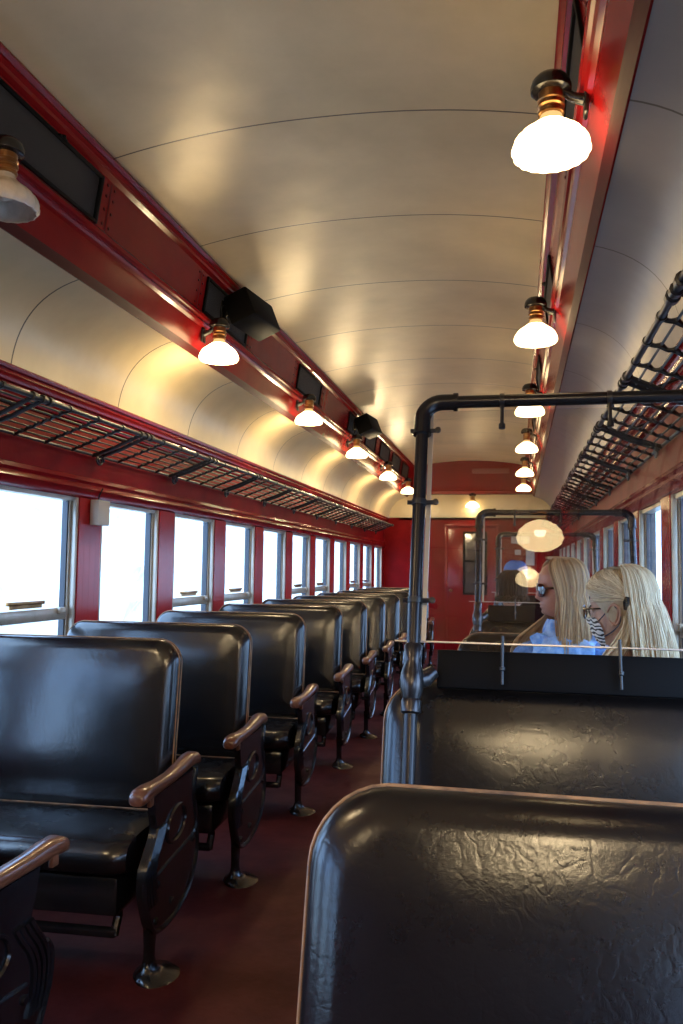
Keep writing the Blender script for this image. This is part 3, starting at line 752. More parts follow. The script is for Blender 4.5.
# ------------------------------------------------------------------ glass partitions on the right seats
def partition(ys, x0, x1, ztop, xl, lab, gx0):
    a = math.radians(15.2)
    zb = 0.50
    o = thing('glass_partition', lab, 'partition', (0, ys + (zb - 1.09) * math.tan(a), zb)); o.rotation_euler = (-a, 0, 0)
    H = lambda z: (z - zb) / math.cos(a)
    ht = H(ztop); r = 0.0165
    er = 0.05
    m = MB(); m.tube([(x0, -0.03, 0.0), (x0, -0.03, ht - er)], r, 14); m.build('post', PIPE, o)
    m = MB(); m.tube([(x1, -0.03, 0.0), (x1, -0.03, ht - er)], r, 14); m.build('post', PIPE, o)
    m = MB(); m.tube([(x0 + er, -0.03, ht), (x1 - er, -0.03, ht)], r, 14); m.build('top_rail', PIPE, o)
    for (px, sg) in ((x0, 1), (x1, -1)):
        m = MB(); m.tube([(px, -0.03, ht - er - 0.03)] + [(px + sg * er * (1 - math.cos(t)), -0.03, ht - er + er * math.sin(t)) for t in [PI / 2 * i / 8 for i in range(9)]] + [(px + sg * (er + 0.03), -0.03, ht)], 0.0215, 14)
        m.lathe([(0.0, -0.012), (0.0245, -0.012), (0.0245, 0.0), (0.0, 0.0)], c=(px, -0.03, ht - er - 0.03), n=14); m.tube([(px + sg * (er + 0.03), -0.03, ht), (px + sg * (er + 0.042), -0.03, ht)], 0.0245, 14)
        m.build('elbow', PIPE, o)
        # tee fitting at seat top height
        m = MB(); hz = H(1.085)
        m.lathe([(0.019, -0.075), (0.024, -0.07), (0.024, -0.045), (0.021, -0.04), (0.027, -0.02), (0.030, 0.0), (0.027, 0.02), (0.021, 0.04), (0.021, 0.05), (0.022, 0.085), (0.018, 0.09)], c=(px, -0.03, hz), n=16)
        m.tube([(px, -0.03, hz), (px + sg * 0.03, -0.01, hz + 0.012), (px + sg * 0.048, 0.0, hz + 0.03)], [0.022, 0.021, 0.016], 12)
        m.build('post_fitting', PIPEHI, o)
        for zc in (1.712, 1.52, 1.275):
            if zc > ztop - 0.05: continue
            m = MB(); hc = H(zc)
            m.tube([(px - sg * 0.03, -0.03, hc), (px + sg * 0.042, -0.03, hc)], 0.006, 8)
            m.lathe([(0.019, -0.007), (0.0195, 0.0), (0.019, 0.007)], c=(px, -0.03, hc), n=14)
            m.lathe([(0.0, -0.005), (0.0075, -0.004), (0.0075, 0.004), (0.0, 0.005)], c=(px + sg * 0.042, -0.034, hc), n=10, rot=Matrix.Rotation(PI / 2, 3, 'X'))
            m.build('clamp', WIRE, o)
    # glass
    gb = H(1.183); gt = ht - 0.012
    m = MB(); m.box(((gx0 + x1 - 0.01) / 2, 0.0, (gb + gt) / 2), (x1 - 0.01 - gx0, 0.0012, gt - gb)); gl = m.build('glass_pane', PGLASS, o)
    m = MB(); m.box(((x0 - 0.05 + x1 - 0.01) / 2, 0.0, gb), (x1 - 0.01 - x0 + 0.05, 0.007, 0.0035)); m.box((gx0, -0.004, (gb + gt) / 2), (0.011, 0.010, gt - gb)); m.build('glass_edge', STEEL, gl)
    # black padded strip below the glass
    m = MB(); m.box(((x0 + 0.055 + x1 - 0.02) / 2, 0.012, (H(1.085) + H(1.160)) / 2), (x1 - 0.02 - x0 - 0.055, 0.02, H(1.163) - H(1.075)), bevel=0.004); m.build('base_panel', BLACKPL, o)
    for q in (0.27, 0.62):
        xx = x0 + (x1 - x0) * q * 0.885 + 0.0
        m = MB(); m.tube([(xx, -0.036, ht + 0.012), (xx, -0.036, ht - 0.072)], 0.0048, 7); m.lathe([(0.0, -0.008), (0.0085, -0.007), (0.0085, 0.005), (0.0, 0.007)], c=(xx, -0.036, ht - 0.074), n=8); m.lathe([(0.019, -0.006), (0.0195, 0.0), (0.019, 0.006)], c=(xx, -0.03, ht), n=14, rot=Matrix.Rotation(PI / 2, 3, 'Y')); m.build('hanger', WIRE, o)
        m = MB(); m.tube([(xx + 0.004, -0.010, H(1.20)), (xx + 0.004, -0.010, H(1.09))], 0.0038, 7); m.lathe([(0.0, -0.006), (0.007, -0.004), (0.007, 0.004), (0.0, 0.006)], c=(xx + 0.004, -0.012, H(1.125)), n=8); m.build('stay', WIRE, o)
    return o
partition(1.985, 0.541, 1.40, 1.790, 0, 'nearer black pipe framed glass partition over the right seats', 0.562)
partition(4.585, 0.574, 1.397, 1.675, 0, 'second black pipe framed glass partition, beyond the two women', 0.60)
partition(6.55, 0.637, 1.377, 1.635, 0, 'farthest black pipe framed glass partition on the right', 0.66)

# ------------------------------------------------------------------ people
def lerp_tab(tab, z):
    for i in range(len(tab) - 1):
        if tab[i][0] >= z >= tab[i + 1][0]:
            t = (tab[i][0] - z) / (tab[i][0] - tab[i + 1][0]); t = t * t * (3 - 2 * t) * 0.35 + t * 0.65
            return [a + (b - a) * t for a, b in zip(tab[i][1:], tab[i + 1][1:])]
    return list(tab[-1][1:])
# head table: z above eye level, front extent, back extent, half width  (metres; ear axis = origin)
HEADT = [(0.118, 0.004, 0.012, 0.006), (0.115, 0.030, 0.045, 0.034), (0.106, 0.054, 0.070, 0.052), (0.088, 0.076, 0.088, 0.066), (0.060, 0.090, 0.098, 0.0745), (0.030, 0.0935, 0.101, 0.0765),
         (0.010, 0.0925, 0.099, 0.0755), (-0.010, 0.090, 0.094, 0.0735), (-0.030, 0.088, 0.086, 0.0715), (-0.050, 0.087, 0.074, 0.068), (-0.066, 0.087, 0.062, 0.063), (-0.080, 0.086, 0.054, 0.057), (-0.094, 0.083, 0.050, 0.050), (-0.106, 0.076, 0.049, 0.043), (-0.113, 0.058, 0.049, 0.040), (-0.120, 0.030, 0.050, 0.041), (-0.15, 0.024, 0.056, 0.047), (-0.19, 0.030, 0.066, 0.056)]
def gauss(x, s): return math.exp(-(x / s) ** 2)
def head_surface(th, z):
    """th 0 = face front (+Y), positive to +X"""
    f_, b_, w_ = lerp_tab(HEADT, z)
    c, s = math.cos(th), math.sin(th)
    ex = 2.25
    r = 1.0 / ((abs(s) ** ex + abs(c) ** ex) ** (1 / ex))
    x = r * s * w_; y = r * c * (f_ if c >= 0 else b_)
    if c > 0:
        # brow, eye sockets, nose, mouth, chin
        y += 0.004 * gauss(z - 0.022, 0.012) * gauss(x, 0.045)
        y -= 0.010 * gauss(z - 0.000, 0.014) * gauss(abs(x) - 0.033, 0.018)
        nz = max(0.0, min(1.0, (0.012 - z) / 0.048)) if z > -0.036 else max(0.0, 1 - (-0.036 - z) / 0.014)
        y += (0.004 + 0.020 * nz) * gauss(x, 0.0095 + 0.006 * nz) * (1 if -0.052 < z < 0.02 else 0)
        y += 0.0065 * gauss(z + 0.064, 0.0055) * gauss(x, 0.020) + 0.006 * gauss(z + 0.076, 0.006) * gauss(x, 0.018)
        y -= 0.004 * gauss(z + 0.070, 0.0028) * gauss(x, 0.022) + 0.004 * gauss(z + 0.086, 0.006) * gauss(x, 0.02)
        y += 0.006 * gauss(z + 0.100, 0.010) * gauss(x, 0.018)
    return x, y, z
def add_head(m, X):
    zs = [0.118 - 0.308 * i / 88 for i in range(89)]; n = 64; rows = []
    for z in zs:
        row = []
        for j in range(n):
            th = 2 * PI * j / n
            if True:  # denser in front
                th = th - 0.35 * math.sin(th)
            row.append(X(head_surface(th, z)))
        rows.append(row)
    m.sheet(rows, closed_u=True, mi=0); base = len(m.v) - n * len(rows); m.f.append([base + i for i in range(n)]); m.s.append(True); m.mi.append(0)
    # ears
    for s in (-1, 1):
        rows = []
        for i in range(9):
            u = i / 8; row = []
            for j in range(20):
                t = 2 * PI * j / 20
                rz = 0.031 + (0.004 if math.sin(t) > 0 else -0.002); ry = 0.017 + 0.005 * max(0, math.sin(t))
                k = [1.0, 1.02, 1.0, 0.93, 0.82, 0.68, 0.5, 0.28, 0.05][i]
                off = [0.000, 0.010, 0.0165, 0.019, 0.0165, 0.010, 0.007, 0.006, 0.006][i]
                yy = -0.012 + ry * k * math.cos(t) - 0.006 * math.sin(t) * k; zz = -0.020 + rz * k * math.sin(t)
                row.append(X((s * (0.0695 + off * (0.75 + 0.5 * max(0, -math.cos(t)))), yy, zz)))
            rows.append(row)
        m.sheet(rows, closed_u=True, mi=0)
        m.tube([X((s * (0.086 + 0.004 * math.sin(t)), -0.014 - 0.021 * math.cos(t) - 0.005 * math.sin(t), -0.019 + 0.031 * math.sin(t))) for t in [-1.5 + 4.4 * i / 16 for i in range(17)]], [0.0045] * 13 + [0.004, 0.0035, 0.003, 0.002], 7)
        m.lathe([(0.0, 0.006), (0.006, 0.004), (0.0075, 0.0), (0.006, -0.004), (0.0, -0.006)], c=X((s * 0.084, -0.008, -0.051)), n=8)

def skin_body(joints, edges, root=0):
    """joints: list of (pos, rx) -> skinned mesh (verts, faces)"""
    me = bpy.data.meshes.new('tmp_body'); me.from_pydata([j[0] for j in joints], edges, []); me.update()
    ob = bpy.data.objects.new('tmp_body', me); COL.objects.link(ob)
    md = ob.modifiers.new('skin', 'SKIN'); md.branch_smoothing = 0.6
    sv = me.skin_vertices[0].data
    for i, j in enumerate(joints):
        r = j[1]; sv[i].radius = r if isinstance(r, tuple) else (r, r)
        sv[i].use_root = (i == root)
    sub = ob.modifiers.new('sub', 'SUBSURF'); sub.levels = 2; sub.render_levels = 2
    dg = bpy.context.evaluated_depsgraph_get(); dg.update()
    ev = ob.evaluated_get(dg); em = ev.to_mesh()
    vs = [v.co.copy() for v in em.vertices]; fs = [list(p.vertices) for p in em.polygons]
    ev.to_mesh_clear(); bpy.data.objects.remove(ob); bpy.data.meshes.remove(me)
    return vs, fs

def seated_body(m, kdx, hips, dirf, neck_top, knee_z=0.50):
    """seated figure facing dirf (+1 = +Y, -1 = -Y); material slots: 0 skin, 1 top, 2 trousers, 3 shoes"""
    hx, hy, hz = hips; nx, ny, nz = neck_top
    F = dirf
    J = []; E = []
    def j(p, r): J.append((Vector(p), r)); return len(J) - 1
    pel = j((hx, hy, hz), (0.145, 0.115))
    wa = j((hx * 0.8 + nx * 0.2, hy * 0.8 + ny * 0.2, hz + 0.17), (0.125, 0.095)); E.append((pel, wa))
    ch = j((hx * 0.35 + nx * 0.65, hy * 0.35 + ny * 0.65, hz + 0.36), (0.150, 0.105)); E.append((wa, ch))
    cz = nz - 0.065
    nb = j((nx, ny - 0.01 * F, cz), (0.075, 0.065)); E.append((ch, nb))
    nk = j((nx, ny, nz), 0.050); E.append((nb, nk))
    for s in (-1, 1):
        sh = j((nx + s * 0.165, ny - 0.02 * F, cz - 0.045), 0.056); E.append((nb, sh))
        el = j((nx + s * 0.215, ny + 0.03 * F, cz - 0.31), 0.044); E.append((sh, el))
        wr = j((hx + s * 0.13, hy + F * 0.27, hz + 0.125), 0.028); E.append((el, wr))
        hip = j((hx + s * 0.09, hy + F * 0.06, hz - 0.01), 0.085); E.append((pel, hip))
        kn = j((hx + s * 0.09 + kdx, hy + F * 0.42, knee_z), 0.060); E.append((hip, kn))
        an = j((hx + s * 0.09 + kdx, hy + F * 0.42, 0.09), 0.040); E.append((kn, an))
        to = j((hx + s * 0.10 + kdx, hy + F * 0.59, 0.045), (0.040, 0.030)); E.append((an, to))
    vs, fs = skin_body(J, E)
    base = len(m.v)
    m.v += [tuple(v) for v in vs]
    for f_ in fs:
        c = sum((vs[i] for i in f_), Vector()) / len(f_)
        if c.z > nz - 0.075 and abs(c.x - nx) < 0.075: k = 0
        elif c.z < 0.085: k = 3
        elif c.z < hz + 0.03 and not (c.z > hz + 0.06): k = 2
        else: k = 1
        m.f.append([i + base for i in f_]); m.s.append(True); m.mi.append(k)
    # hands resting on the thighs: palm plus five separate fingers
    for s in (-1, 1):
        wx, wy, wz = hx + s * 0.13, hy + F * 0.27, hz + 0.125
        HJ = []; HE = []
        def hj(p, r): HJ.append((Vector(p), r)); return len(HJ) - 1
        a0 = hj((wx, wy - F * 0.01, wz), (0.024, 0.019)); a1 = hj((wx - s * 0.012, wy + F * 0.05, wz - 0.012), (0.034, 0.013)); HE.append((a0, a1))
        vs2, fs2 = skin_body(HJ + [], HE)
        m.add(vs2, fs2, True, 0)
        for q, ln in ((-0.027, 0.066), (-0.009, 0.078), (0.009, 0.073), (0.027, 0.058)):
            p0 = Vector((wx - s * 0.012 + q, wy + F * 0.055, wz - 0.012))
            m.tube([p0, p0 + Vector((0, F * ln * 0.45, 0.004)), p0 + Vector((0, F * ln * 0.8, -0.008)), p0 + Vector((0, F * ln, -0.022))], [0.0085, 0.008, 0.0075, 0.005], 8)
        p0 = Vector((wx - s * 0.035, wy + F * 0.015, wz - 0.008))
        m.tube([p0, p0 + Vector((-s * 0.022, F * 0.022, -0.004)), p0 + Vector((-s * 0.030, F * 0.052, -0.012))], [0.011, 0.0095, 0.006], 8)

class Hair:
    def __init__(self): self.m = MB(); self.a = []
    def strand(self, pts, w, shade, flat=0.45, n=5):
        k = len(pts); rs = [w * (0.55 + 0.45 * math.sin(PI * min(1, (i + 0.6) / k * 1.15))) for i in range(k)]
        rs[-1] = w * 0.25
        b = len(self.m.v); self.m.tube(pts, rs, n, flat=flat)
        for i in range(len(self.m.v) - b):
            t = (i // n) / max(1, k - 1)
            self.a.append(max(0, min(1, shade + 0.10 * t)))
    def sheet(self, rows, shade, closed=False):
        b = len(self.m.v); self.m.sheet(rows, closed_u=closed); self.a += [shade] * (len(self.m.v) - b)
    def build(self, name, mat, parent): return self.m.build(name, mat, parent, attr=self.a, sharp=None, fixn=False)

def head_frame(eye, yaw, pitch=0.0, roll=0.0, sc=1.0):
    """returns X(local point)->world.  yaw: rotation about Z of the +Y face direction"""
    M = Matrix.Translation(eye) @ Matrix.Rotation(yaw, 4, 'Z') @ Matrix.Rotation(pitch, 4, 'X') @ Matrix.Rotation(roll, 4, 'Y') @ Matrix.Scale(sc, 4)
    return lambda p: tuple(M @ Vector(p)), M

def scalp(th, z, off):
    x, y, zz = head_surface(th, max(z, -0.10))
    # smooth outward offset
    d = Vector((x, y, (z - 0.0) * 0.9)); d.normalize()
    f_, b_, w_ = lerp_tab(HEADT, max(z, -0.10))
    return Vector((x, y, z)) + d * off

# ---- woman with sunglasses (face turned to the left of the photo)
def eyes(m, X):
    for s in (-1, 1):
        vs = []; fs = []
        rows = []
        for i in range(7):
            a = PI * i / 6; rows.append([X((s * 0.032 + 0.011 * math.sin(a) * math.cos(t), 0.073 + 0.011 * math.sin(a) * math.sin(t), 0.0 + 0.011 * math.cos(a))) for t in [2 * PI * q / 12 for q in range(12)]])
        m.sheet(rows, closed_u=True, mi=0)

def person(name_label, eye, yaw, pitch, hips, dirf, mats, sc=1.0, kdx=0.0):
    o = thing('person', name_label, 'person', (hips[0], hips[1], 0.0), group=None)
    off = Vector((hips[0], hips[1], 0.0))
    X0, M = head_frame(Vector(eye) - off, yaw, pitch, 0, sc)
    m = MB(); add_head(m, X0); eyes(m, X0)
    nb = Vector(X0((0, -0.012, -0.165)))
    seated_body(m, kdx, (0, 0, hips[2]), dirf, (nb.x, nb.y, nb.z))
    m.build('body', mats, o, sharp=None)
    return o, X0, M, nb

A_EYE = (0.950, 3.30, 1.290)
oA, XA, MA, nbA = person('woman with long blond hair and sunglasses in blue denim, facing left', A_EYE, math.radians(100), math.radians(-2), (1.02, 3.40, 0.53), -1, [SKIN_A, DENIM, JEANS, SHOE], sc=0.9, kdx=-0.14)
# hair A: centre parted, long, falling over ears and shoulders
def long_hair(H, X, th0, th1, nst, length, seed, w, shade_fn, off=0.016, drop_out=0.02, wav=0.006, part_y=0.02, shell=0.35, zcut=-0.02):
    rnd = random.Random(seed)
    def guide(th, lift, ln, ph):
        pts = []
        for i in range(9):                       # crown down to ear level along the skull
            t = i / 8; z = 0.120 - (0.120 - zcut) * t ** 1.35
            sg = th if th < PI else th - 2 * PI
            fr = max(0.0, 1 - (abs(sg) - th0) / 0.9) * 0.62 * (1 - t) ** 1.3
            r = scalp(sg - math.copysign(fr, sg), z, off + lift)
            if i == 0: r = Vector((r.x * 0.4, r.y * 0.4 + part_y, 0.125 + lift + off * 0.5))
            pts.append(r)
        last = pts[-1]; outd = Vector((last.x, last.y, 0)); outd.normalize()
        for i in range(1, 10):                   # then hang
            t = i / 9
            p = last + outd * (drop_out * math.sin(t * PI * 0.6) - 0.012 * t) + Vector((wav * math.sin(t * 7 + ph), wav * math.cos(t * 6 + ph), -ln * t))
            pts.append(p)
        return pts
    # under-shell
    rows = [guide(th0 + (th1 - th0) * i / 30, -0.006, length * 0.94, 0.0) for i in range(31)]
    rows = [[X(p) for p in r] for r in rows]
    H.sheet([list(c) for c in zip(*rows)], shell)
    for k in range(nst):
        th = th0 + (th1 - th0) * (k + rnd.random()) / nst
        g = guide(th, rnd.uniform(-0.003, 0.006), length * rnd.uniform(0.82, 1.06), rnd.uniform(0, 6))
        H.strand([X(p) for p in spline(g, 2)], w * rnd.uniform(0.6, 1.25), shade_fn(th, rnd))
H = Hair()
long_hair(H, XA, 1.20, 2 * PI - 1.20, 460, 0.37, 3, 0.0030, lambda th, r: min(1, max(0, 0.50 + 0.24 * math.sin(th * 19) * math.sin(th * 6.1) + r.gauss(0, 0.12))), part_y=0.045, shell=0.30)
rl = random.Random(9)
for k in range(120):
    u = rl.random()
    g0 = Vector((0.070 + rl.uniform(-0.01, 0.01), 0.02 + 0.03 * u, -0.06)); 
    gd = [g0, g0 + Vector((0.010, 0.000, -0.05)), g0 + Vector((0.028, 0.020 + 0.05 * u, -0.11)), g0 + Vector((0.034, 0.040 + 0.10 * u, -0.17)), g0 + Vector((0.034, 0.050 + 0.12 * u, -0.27))]
    H.strand([XA(p) for p in spline(gd, 3)], 0.0032 * rl.uniform(0.6, 1.2), min(1, max(0, rl.gauss(0.30, 0.12))))
H.build('hair', HAIR_A, oA)
# front lock over the shoulder, then the fringe swept from the parting along the forehead side
def sunglasses(X, par):
    m = MB()
    for s in (-1, 1):
        rows = []
        ol = []
        for i in range(20):
            t = 2 * PI * i / 20; ct, st = math.cos(t), math.sin(t)
            ol.append((0.031 * abs(ct) ** 0.7 * (1 if ct > 0 else -1), 0.026 * abs(st) ** 0.75 * (1 if st > 0 else -1)))
        cx, cz = s * 0.034, -0.004
        for k, dy in ((1.0, 0.0), (0.6, 0.004), (0.0, 0.005)):
            rows.append([X((cx + a * k, 0.098 + dy - 0.012 * (abs(cx + a * k) / 0.06) ** 2, cz + b * k)) for a, b in ol])
        m.sheet(rows, closed_u=True)
    ln = m.build('sunglass_lens', LENS, par)
    m = MB()
    for s in (-1, 1):
        cx, cz = s * 0.034, -0.004
        m.tube([X((cx + a * 1.03, 0.098 - 0.012 * (abs(cx + a) / 0.06) ** 2, cz + b * 1.03)) for a, b in ol], 0.0026, 6, closed=True)
        m.tube([X(p) for p in ((s * 0.060, 0.086, 0.006), (s * 0.070, 0.060, 0.006), (s * 0.078, 0.01, 0.004), (s * 0.078, -0.02, -0.006))], 0.0035, 6, flat=1.6)
    m.tube([X((-0.010, 0.1, 0.003)), X((0, 0.103, 0.006)), X((0.010, 0.1, 0.003))], 0.003, 6)
    m.build('sunglass_frame', FRAMEBR, par)
g = bpy.data.objects.new('sunglasses', None); COL.objects.link(g); g.parent = oA
sunglasses(XA, g)
# scarf: loose folded ring round the neck
def scarf(par, nb, mat):
    m = MB(); rows = []
    for i in range(26):
        t = i / 25; row = []
        r = 0.058 + 0.070 * t ** 0.8; z = 0.030 - 0.185 * t - 0.02 * math.sin(t * 9)
        for j in range(72):
            th = 2 * PI * j / 72
            fold = 0.010 * math.sin(5 * th + 9 * t) + 0.007 * math.sin(11 * th - 6 * t + 1.3) + 0.006 * math.sin(17 * t + 2 * th)
            k = min(1.0, 0.25 + 1.6 * t)
            rr = r + fold * k
            row.append((nb.x + rr * 1.12 * math.cos(th), nb.y - 0.012 + rr * 0.86 * math.sin(th), nb.z + z + 0.020 * math.sin(2 * th + 0.6) * t + 0.008 * math.sin(7 * th + 5 * t) * k))
        rows.append(row)
    m.sheet(rows, closed_u=True)
    m.build('scarf', mat, par, sharp=None)
scarf(oA, nbA, SCARF)

# ---- woman with glasses and zebra mask
B_EYE = (1.110, 2.77, 1.243)
oB, XB, MB_, nbB = person('woman in glasses and zebra striped mask with pale blond hair, facing left', B_EYE, math.radians(58), math.radians(-6), (1.16, 2.72, 0.53), 1, [SKIN_B, NAVY, JEANS, SHOE], kdx=0.09)
H = Hair()
rnd = random.Random(11)
CLIP = Vector((-0.083, -0.062, 0.016))       # clip behind the left ear
CLIPR = Vector((0.083, -0.062, 0.016))
# scalp shell
rows = []
for i in range(13):
    t = i / 12; row = []
    for j in range(40):
        th = 2 * PI * j / 40
        front = max(0.0, math.cos(th))
        zlow = -0.05 + 0.118 * front ** 0.6 if front > 0 else -0.05
        z = 0.1205 - (0.1205 - zlow) * t ** 1.2
        row.append(XB(scalp(th, z, 0.011)))
    rows.append(row)
H.sheet(rows, 0.34, True)
# side hair swept back to the clips
for cl, sgn in ((CLIP, -1), (CLIPR, 1)):
    for k in range(150):
        th = sgn * rnd.uniform(0.10, 1.65); z0 = 0.060 + 0.058 * rnd.random() if abs(th) < 1.0 else rnd.uniform(0.015, 0.115)
        if abs(th) < 1.0: z0 = rnd.uniform(0.066, 0.116)
        p0 = scalp(th, z0, 0.013 + rnd.uniform(0, 0.005))
        pts = []
        for i in range(9):
            t = i / 8
            q = p0.lerp(cl, t); ang = math.atan2(q.x, q.y); z = q.z + 0.004 * math.sin(t * PI)
            s_ = scalp(ang, min(0.117, max(-0.09, z)), 0.014 + rnd.uniform(0, 0.003))
            pts.append(s_.lerp(cl, max(0, t - 0.8) * 5 * 0.8))
        H.strand([XB(p) for p in pts], 0.0026 * rnd.uniform(0.6, 1.3), min(1, max(0, rnd.gauss(0.50, 0.22))))
# back fall
def fallB(th, lift, ln, ph):
    pts = []
    for i in range(8):
        t = i / 7; z = 0.121 - (0.121 - 0.015) * t ** 1.3
        r = scalp(th, z, 0.018 + lift)
        if i == 0: r = Vector((r.x * 0.35, r.y * 0.35 - 0.015, 0.131 + lift))
        pts.append(r)
    last = pts[-1]; outd = Vector((last.x, last.y, 0)).normalized()
    for i in range(1, 10):
        t = i / 9
        pts.append(last + outd * (0.040 * math.sin(t * PI * 0.62) - 0.010 * t) + Vector((0.0035 * math.sin(t * 6 + ph), 0.0035 * math.cos(t * 5 + ph), -ln * t)))
    return pts
rows = [[XB(p) for p in fallB(2.15 + (2 * PI - 4.3) * i / 24, -0.006, 0.26, 0)] for i in range(25)]
H.sheet([list(c) for c in zip(*rows)], 0.42)
for k in range(620):
    th = 2.05 + (2 * PI - 4.1) * (k + rnd.random()) / 620
    gd = fallB(th, rnd.uniform(-0.003, 0.007), 0.29 * rnd.uniform(0.8, 1.1), rnd.uniform(0, 6))
    H.strand([XB(p) for p in spline(gd, 2)], 0.0024 * rnd.uniform(0.6, 1.3), min(1, max(0, 0.60 + 0.22 * math.sin(th * 23) * math.sin(th * 7.3) + rnd.gauss(0, 0.10))), n=4)
# lock under the ear sweeping forward to the chest
for k in range(110):
    o0 = Vector((-0.066 + rnd.uniform(-0.01, 0.008), -0.055 + rnd.uniform(-0.012, 0.012), -0.030 + rnd.uniform(-0.03, 0.02)))
    d = Vector((rnd.uniform(-0.012, 0.012), rnd.uniform(-0.014, 0.014), 0))
    gd = [o0, o0 + Vector((-0.018, 0.004, -0.045)) + d * 0.4, o0 + Vector((-0.026, 0.036, -0.095)) + d * 0.8, o0 + Vector((-0.022, 0.075, -0.135)) + d, o0 + Vector((-0.012, 0.10, -0.19)) + d * 1.3]
    H.strand([XB(p) for p in spline(gd, 4)], 0.0027 * rnd.uniform(0.6, 1.2), min(1, max(0, rnd.gauss(0.66, 0.2))))
hb = H.build('hair', HAIR_B, oB)
m = MB()
for cl in (CLIP, CLIPR):
    s = 1 if cl.x > 0 else -1
    m.tube([XB(cl + Vector((s * 0.004, -0.004, 0.016))), XB(cl + Vector((s * 0.009, 0.0, 0.0))), XB(cl + Vector((s * 0.004, 0.006, -0.022)))], [0.006, 0.010, 0.006], 8)
m.build('hair_clip', BLACKPL, hb)
# mask
m = MB(); rows = []
for i in range(13):
    z = -0.024 - 0.094 * i / 12; row = []
    for j in range(25):
        th = -1.18 + 2.36 * j / 24
        lim = 1.0 - 0.22 * abs(2 * i / 12 - 1) ** 2
        x, y, zz = head_surface(th * lim, max(z, -0.108))
        tent = 0.020 * gauss(z + 0.056, 0.036) * gauss(th * lim, 0.55)
        nl = Vector((x, y, 0)).normalized()
        p = Vector((x, y, z)) + nl * (0.006 + tent * 0.7); row.append(XB(p))
    rows.append(row)
m.sheet(rows)
mk = m.build('face_mask', ZEBRA, oB, sharp=None)
m = MB()
for s in (-1, 1):
    m.tube([XB(p) for p in spline([(s * 0.062, 0.050, -0.036), (s * 0.070, 0.025, -0.018), (s * 0.077, 0.003, 0.002), (s * 0.083, -0.018, 0.006), (s * 0.088, -0.035, -0.014), (s * 0.082, -0.030, -0.045), (s * 0.072, 0.0, -0.070), (s * 0.062, 0.035, -0.085)], 4)], 0.0022, 6)
m.build('ear_loop', NAVY, mk)
# glasses
gB = bpy.data.objects.new('eyeglasses', None); COL.objects.link(gB); gB.parent = oB
m = MB(); lm = MB()
for s in (-1, 1):
    cx, cz = s * 0.033, -0.004
    ring = [(cx + 0.026 * math.cos(t), 0.116 - 0.016 * (abs(cx + 0.025 * math.cos(t)) / 0.058) ** 2, cz + 0.021 * math.sin(t)) for t in [2 * PI * i / 24 for i in range(24)]]
    m.tube([XB(p) for p in ring], 0.0026, 6, closed=True)
    lm.add([XB(p) for p in ring], [tuple(range(24))], True)
    m.tube([XB(p) for p in ((s * 0.058, 0.100, 0.004), (s * 0.070, 0.074, 0.004), (s * 0.080, 0.02, 0.002), (s * 0.081, -0.012, -0.001), (s * 0.078, -0.032, -0.020))], [0.003, 0.0034, 0.003, 0.003, 0.003], 6)
m.tube([XB((-0.008, 0.115, 0.002)), XB((0, 0.118, 0.005)), XB((0.008, 0.115, 0.002))], 0.0024, 6)
m.build('glasses_frame', FRAMEBR, gB); lm.build('glasses_lens', CLEARLENS, gB)
m = MB()
m.lathe([(0.0, 0.004), (0.004, 0.0), (0.0, -0.004)], c=XB((-0.080, -0.006, -0.052)), n=10); m.build('earring', BRASS, oB)

# ---- dark haired passenger beyond the second partition (back of the head)
C_EYE = (0.752, 5.46, 1.222)
oC, XC, MC, nbC = person('dark haired passenger seen from behind beyond the second glass partition', C_EYE, math.radians(8), 0.0, (0.80, 5.46, 0.53), 1, [SKIN_B, DARKCL, JEANS, SHOE])
H = Hair(); long_hair(H, XC, 0.9, 2 * PI - 0.9, 160, 0.05, 21, 0.006, lambda th, r: r.random(), part_y=0.03, shell=0.2); H.build('hair', HAIR_C, oC)
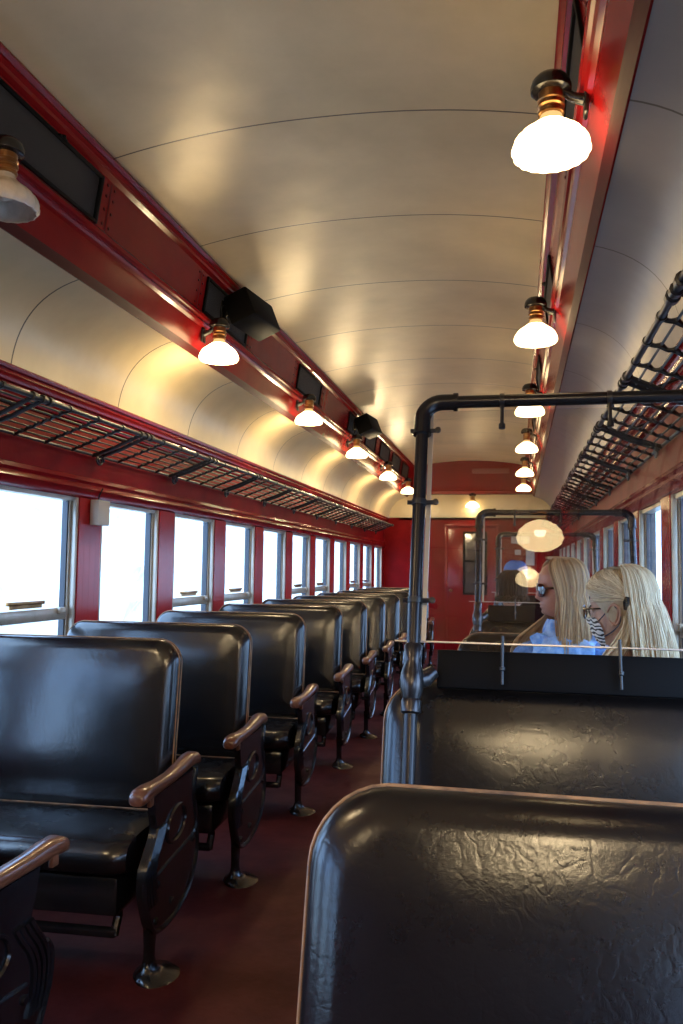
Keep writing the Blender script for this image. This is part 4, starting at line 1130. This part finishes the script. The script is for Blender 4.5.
# ---- passenger with a blue cap farther on
D_EYE = (0.772, 7.15, 1.300)
oD, XD, MD, nbD = person('passenger in a bright blue cap far ahead on the right', D_EYE, math.radians(20), 0.0, (0.84, 7.08, 0.55), 1, [SKIN_B, GREYCL, JEANS, SHOE])
H = Hair(); long_hair(H, XD, 1.0, 2 * PI - 1.0, 50, 0.03, 5, 0.008, lambda th, r: r.random() * 0.5, part_y=0.02, shell=0.2, off=0.006); H.build('hair', HAIR_A, oD)
m = MB(); rows = []
for i in range(10):
    t = i / 9; rows.append([XD(scalp(2 * PI * j / 32, 0.1195 - 0.075 * t ** 1.4, 0.026)) for j in range(32)])
m.sheet(rows, closed_u=True)
rows = []
for i in range(6):
    t = i / 5; rows.append([XD(scalp(-0.9 + 1.8 * j / 12, 0.044, 0.026) + Vector((0, 0.065 * t * math.cos((-0.9 + 1.8 * j / 12) * 1.5), -0.016 * t * t))) for j in range(13)])
m.sheet(rows); m.build('cap', CAPBLUE, oD, sharp=None)

# ------------------------------------------------------------------ light
w = bpy.data.worlds.new('sky'); SC.world = w; w.use_nodes = True
nt = w.node_tree; nt.nodes.clear()
out = nt.nodes.new('ShaderNodeOutputWorld'); bg = nt.nodes.new('ShaderNodeBackground')
tc = nt.nodes.new('ShaderNodeTexCoord'); nz = nt.nodes.new('ShaderNodeTexNoise'); nz.inputs['Scale'].default_value = 3.0; nz.inputs['Detail'].default_value = 5
r = ramp(nt, [(0.35, (0.26, 0.51, 1.0)), (0.65, (0.46, 0.69, 1.0))])
nt.links.new(tc.outputs['Generated'], nz.inputs['Vector']); nt.links.new(nz.outputs['Fac'], r.inputs['Fac']); nt.links.new(r.outputs['Color'], bg.inputs['Color'])
bg.inputs['Strength'].default_value = 9.0
nt.links.new(bg.outputs[0], out.inputs['Surface'])

SC.view_settings.view_transform = 'Standard'
SC.view_settings.look = 'None'
SC.view_settings.exposure = 0.0
SC.cycles.max_bounces = 10; SC.cycles.transparent_max_bounces = 16; SC.cycles.glossy_bounces = 5; SC.cycles.diffuse_bounces = 4
SC.cycles.caustics_reflective = False; SC.cycles.caustics_refractive = False
SC.cycles.sample_clamp_indirect = 6.0
SC.cycles.use_denoising = True
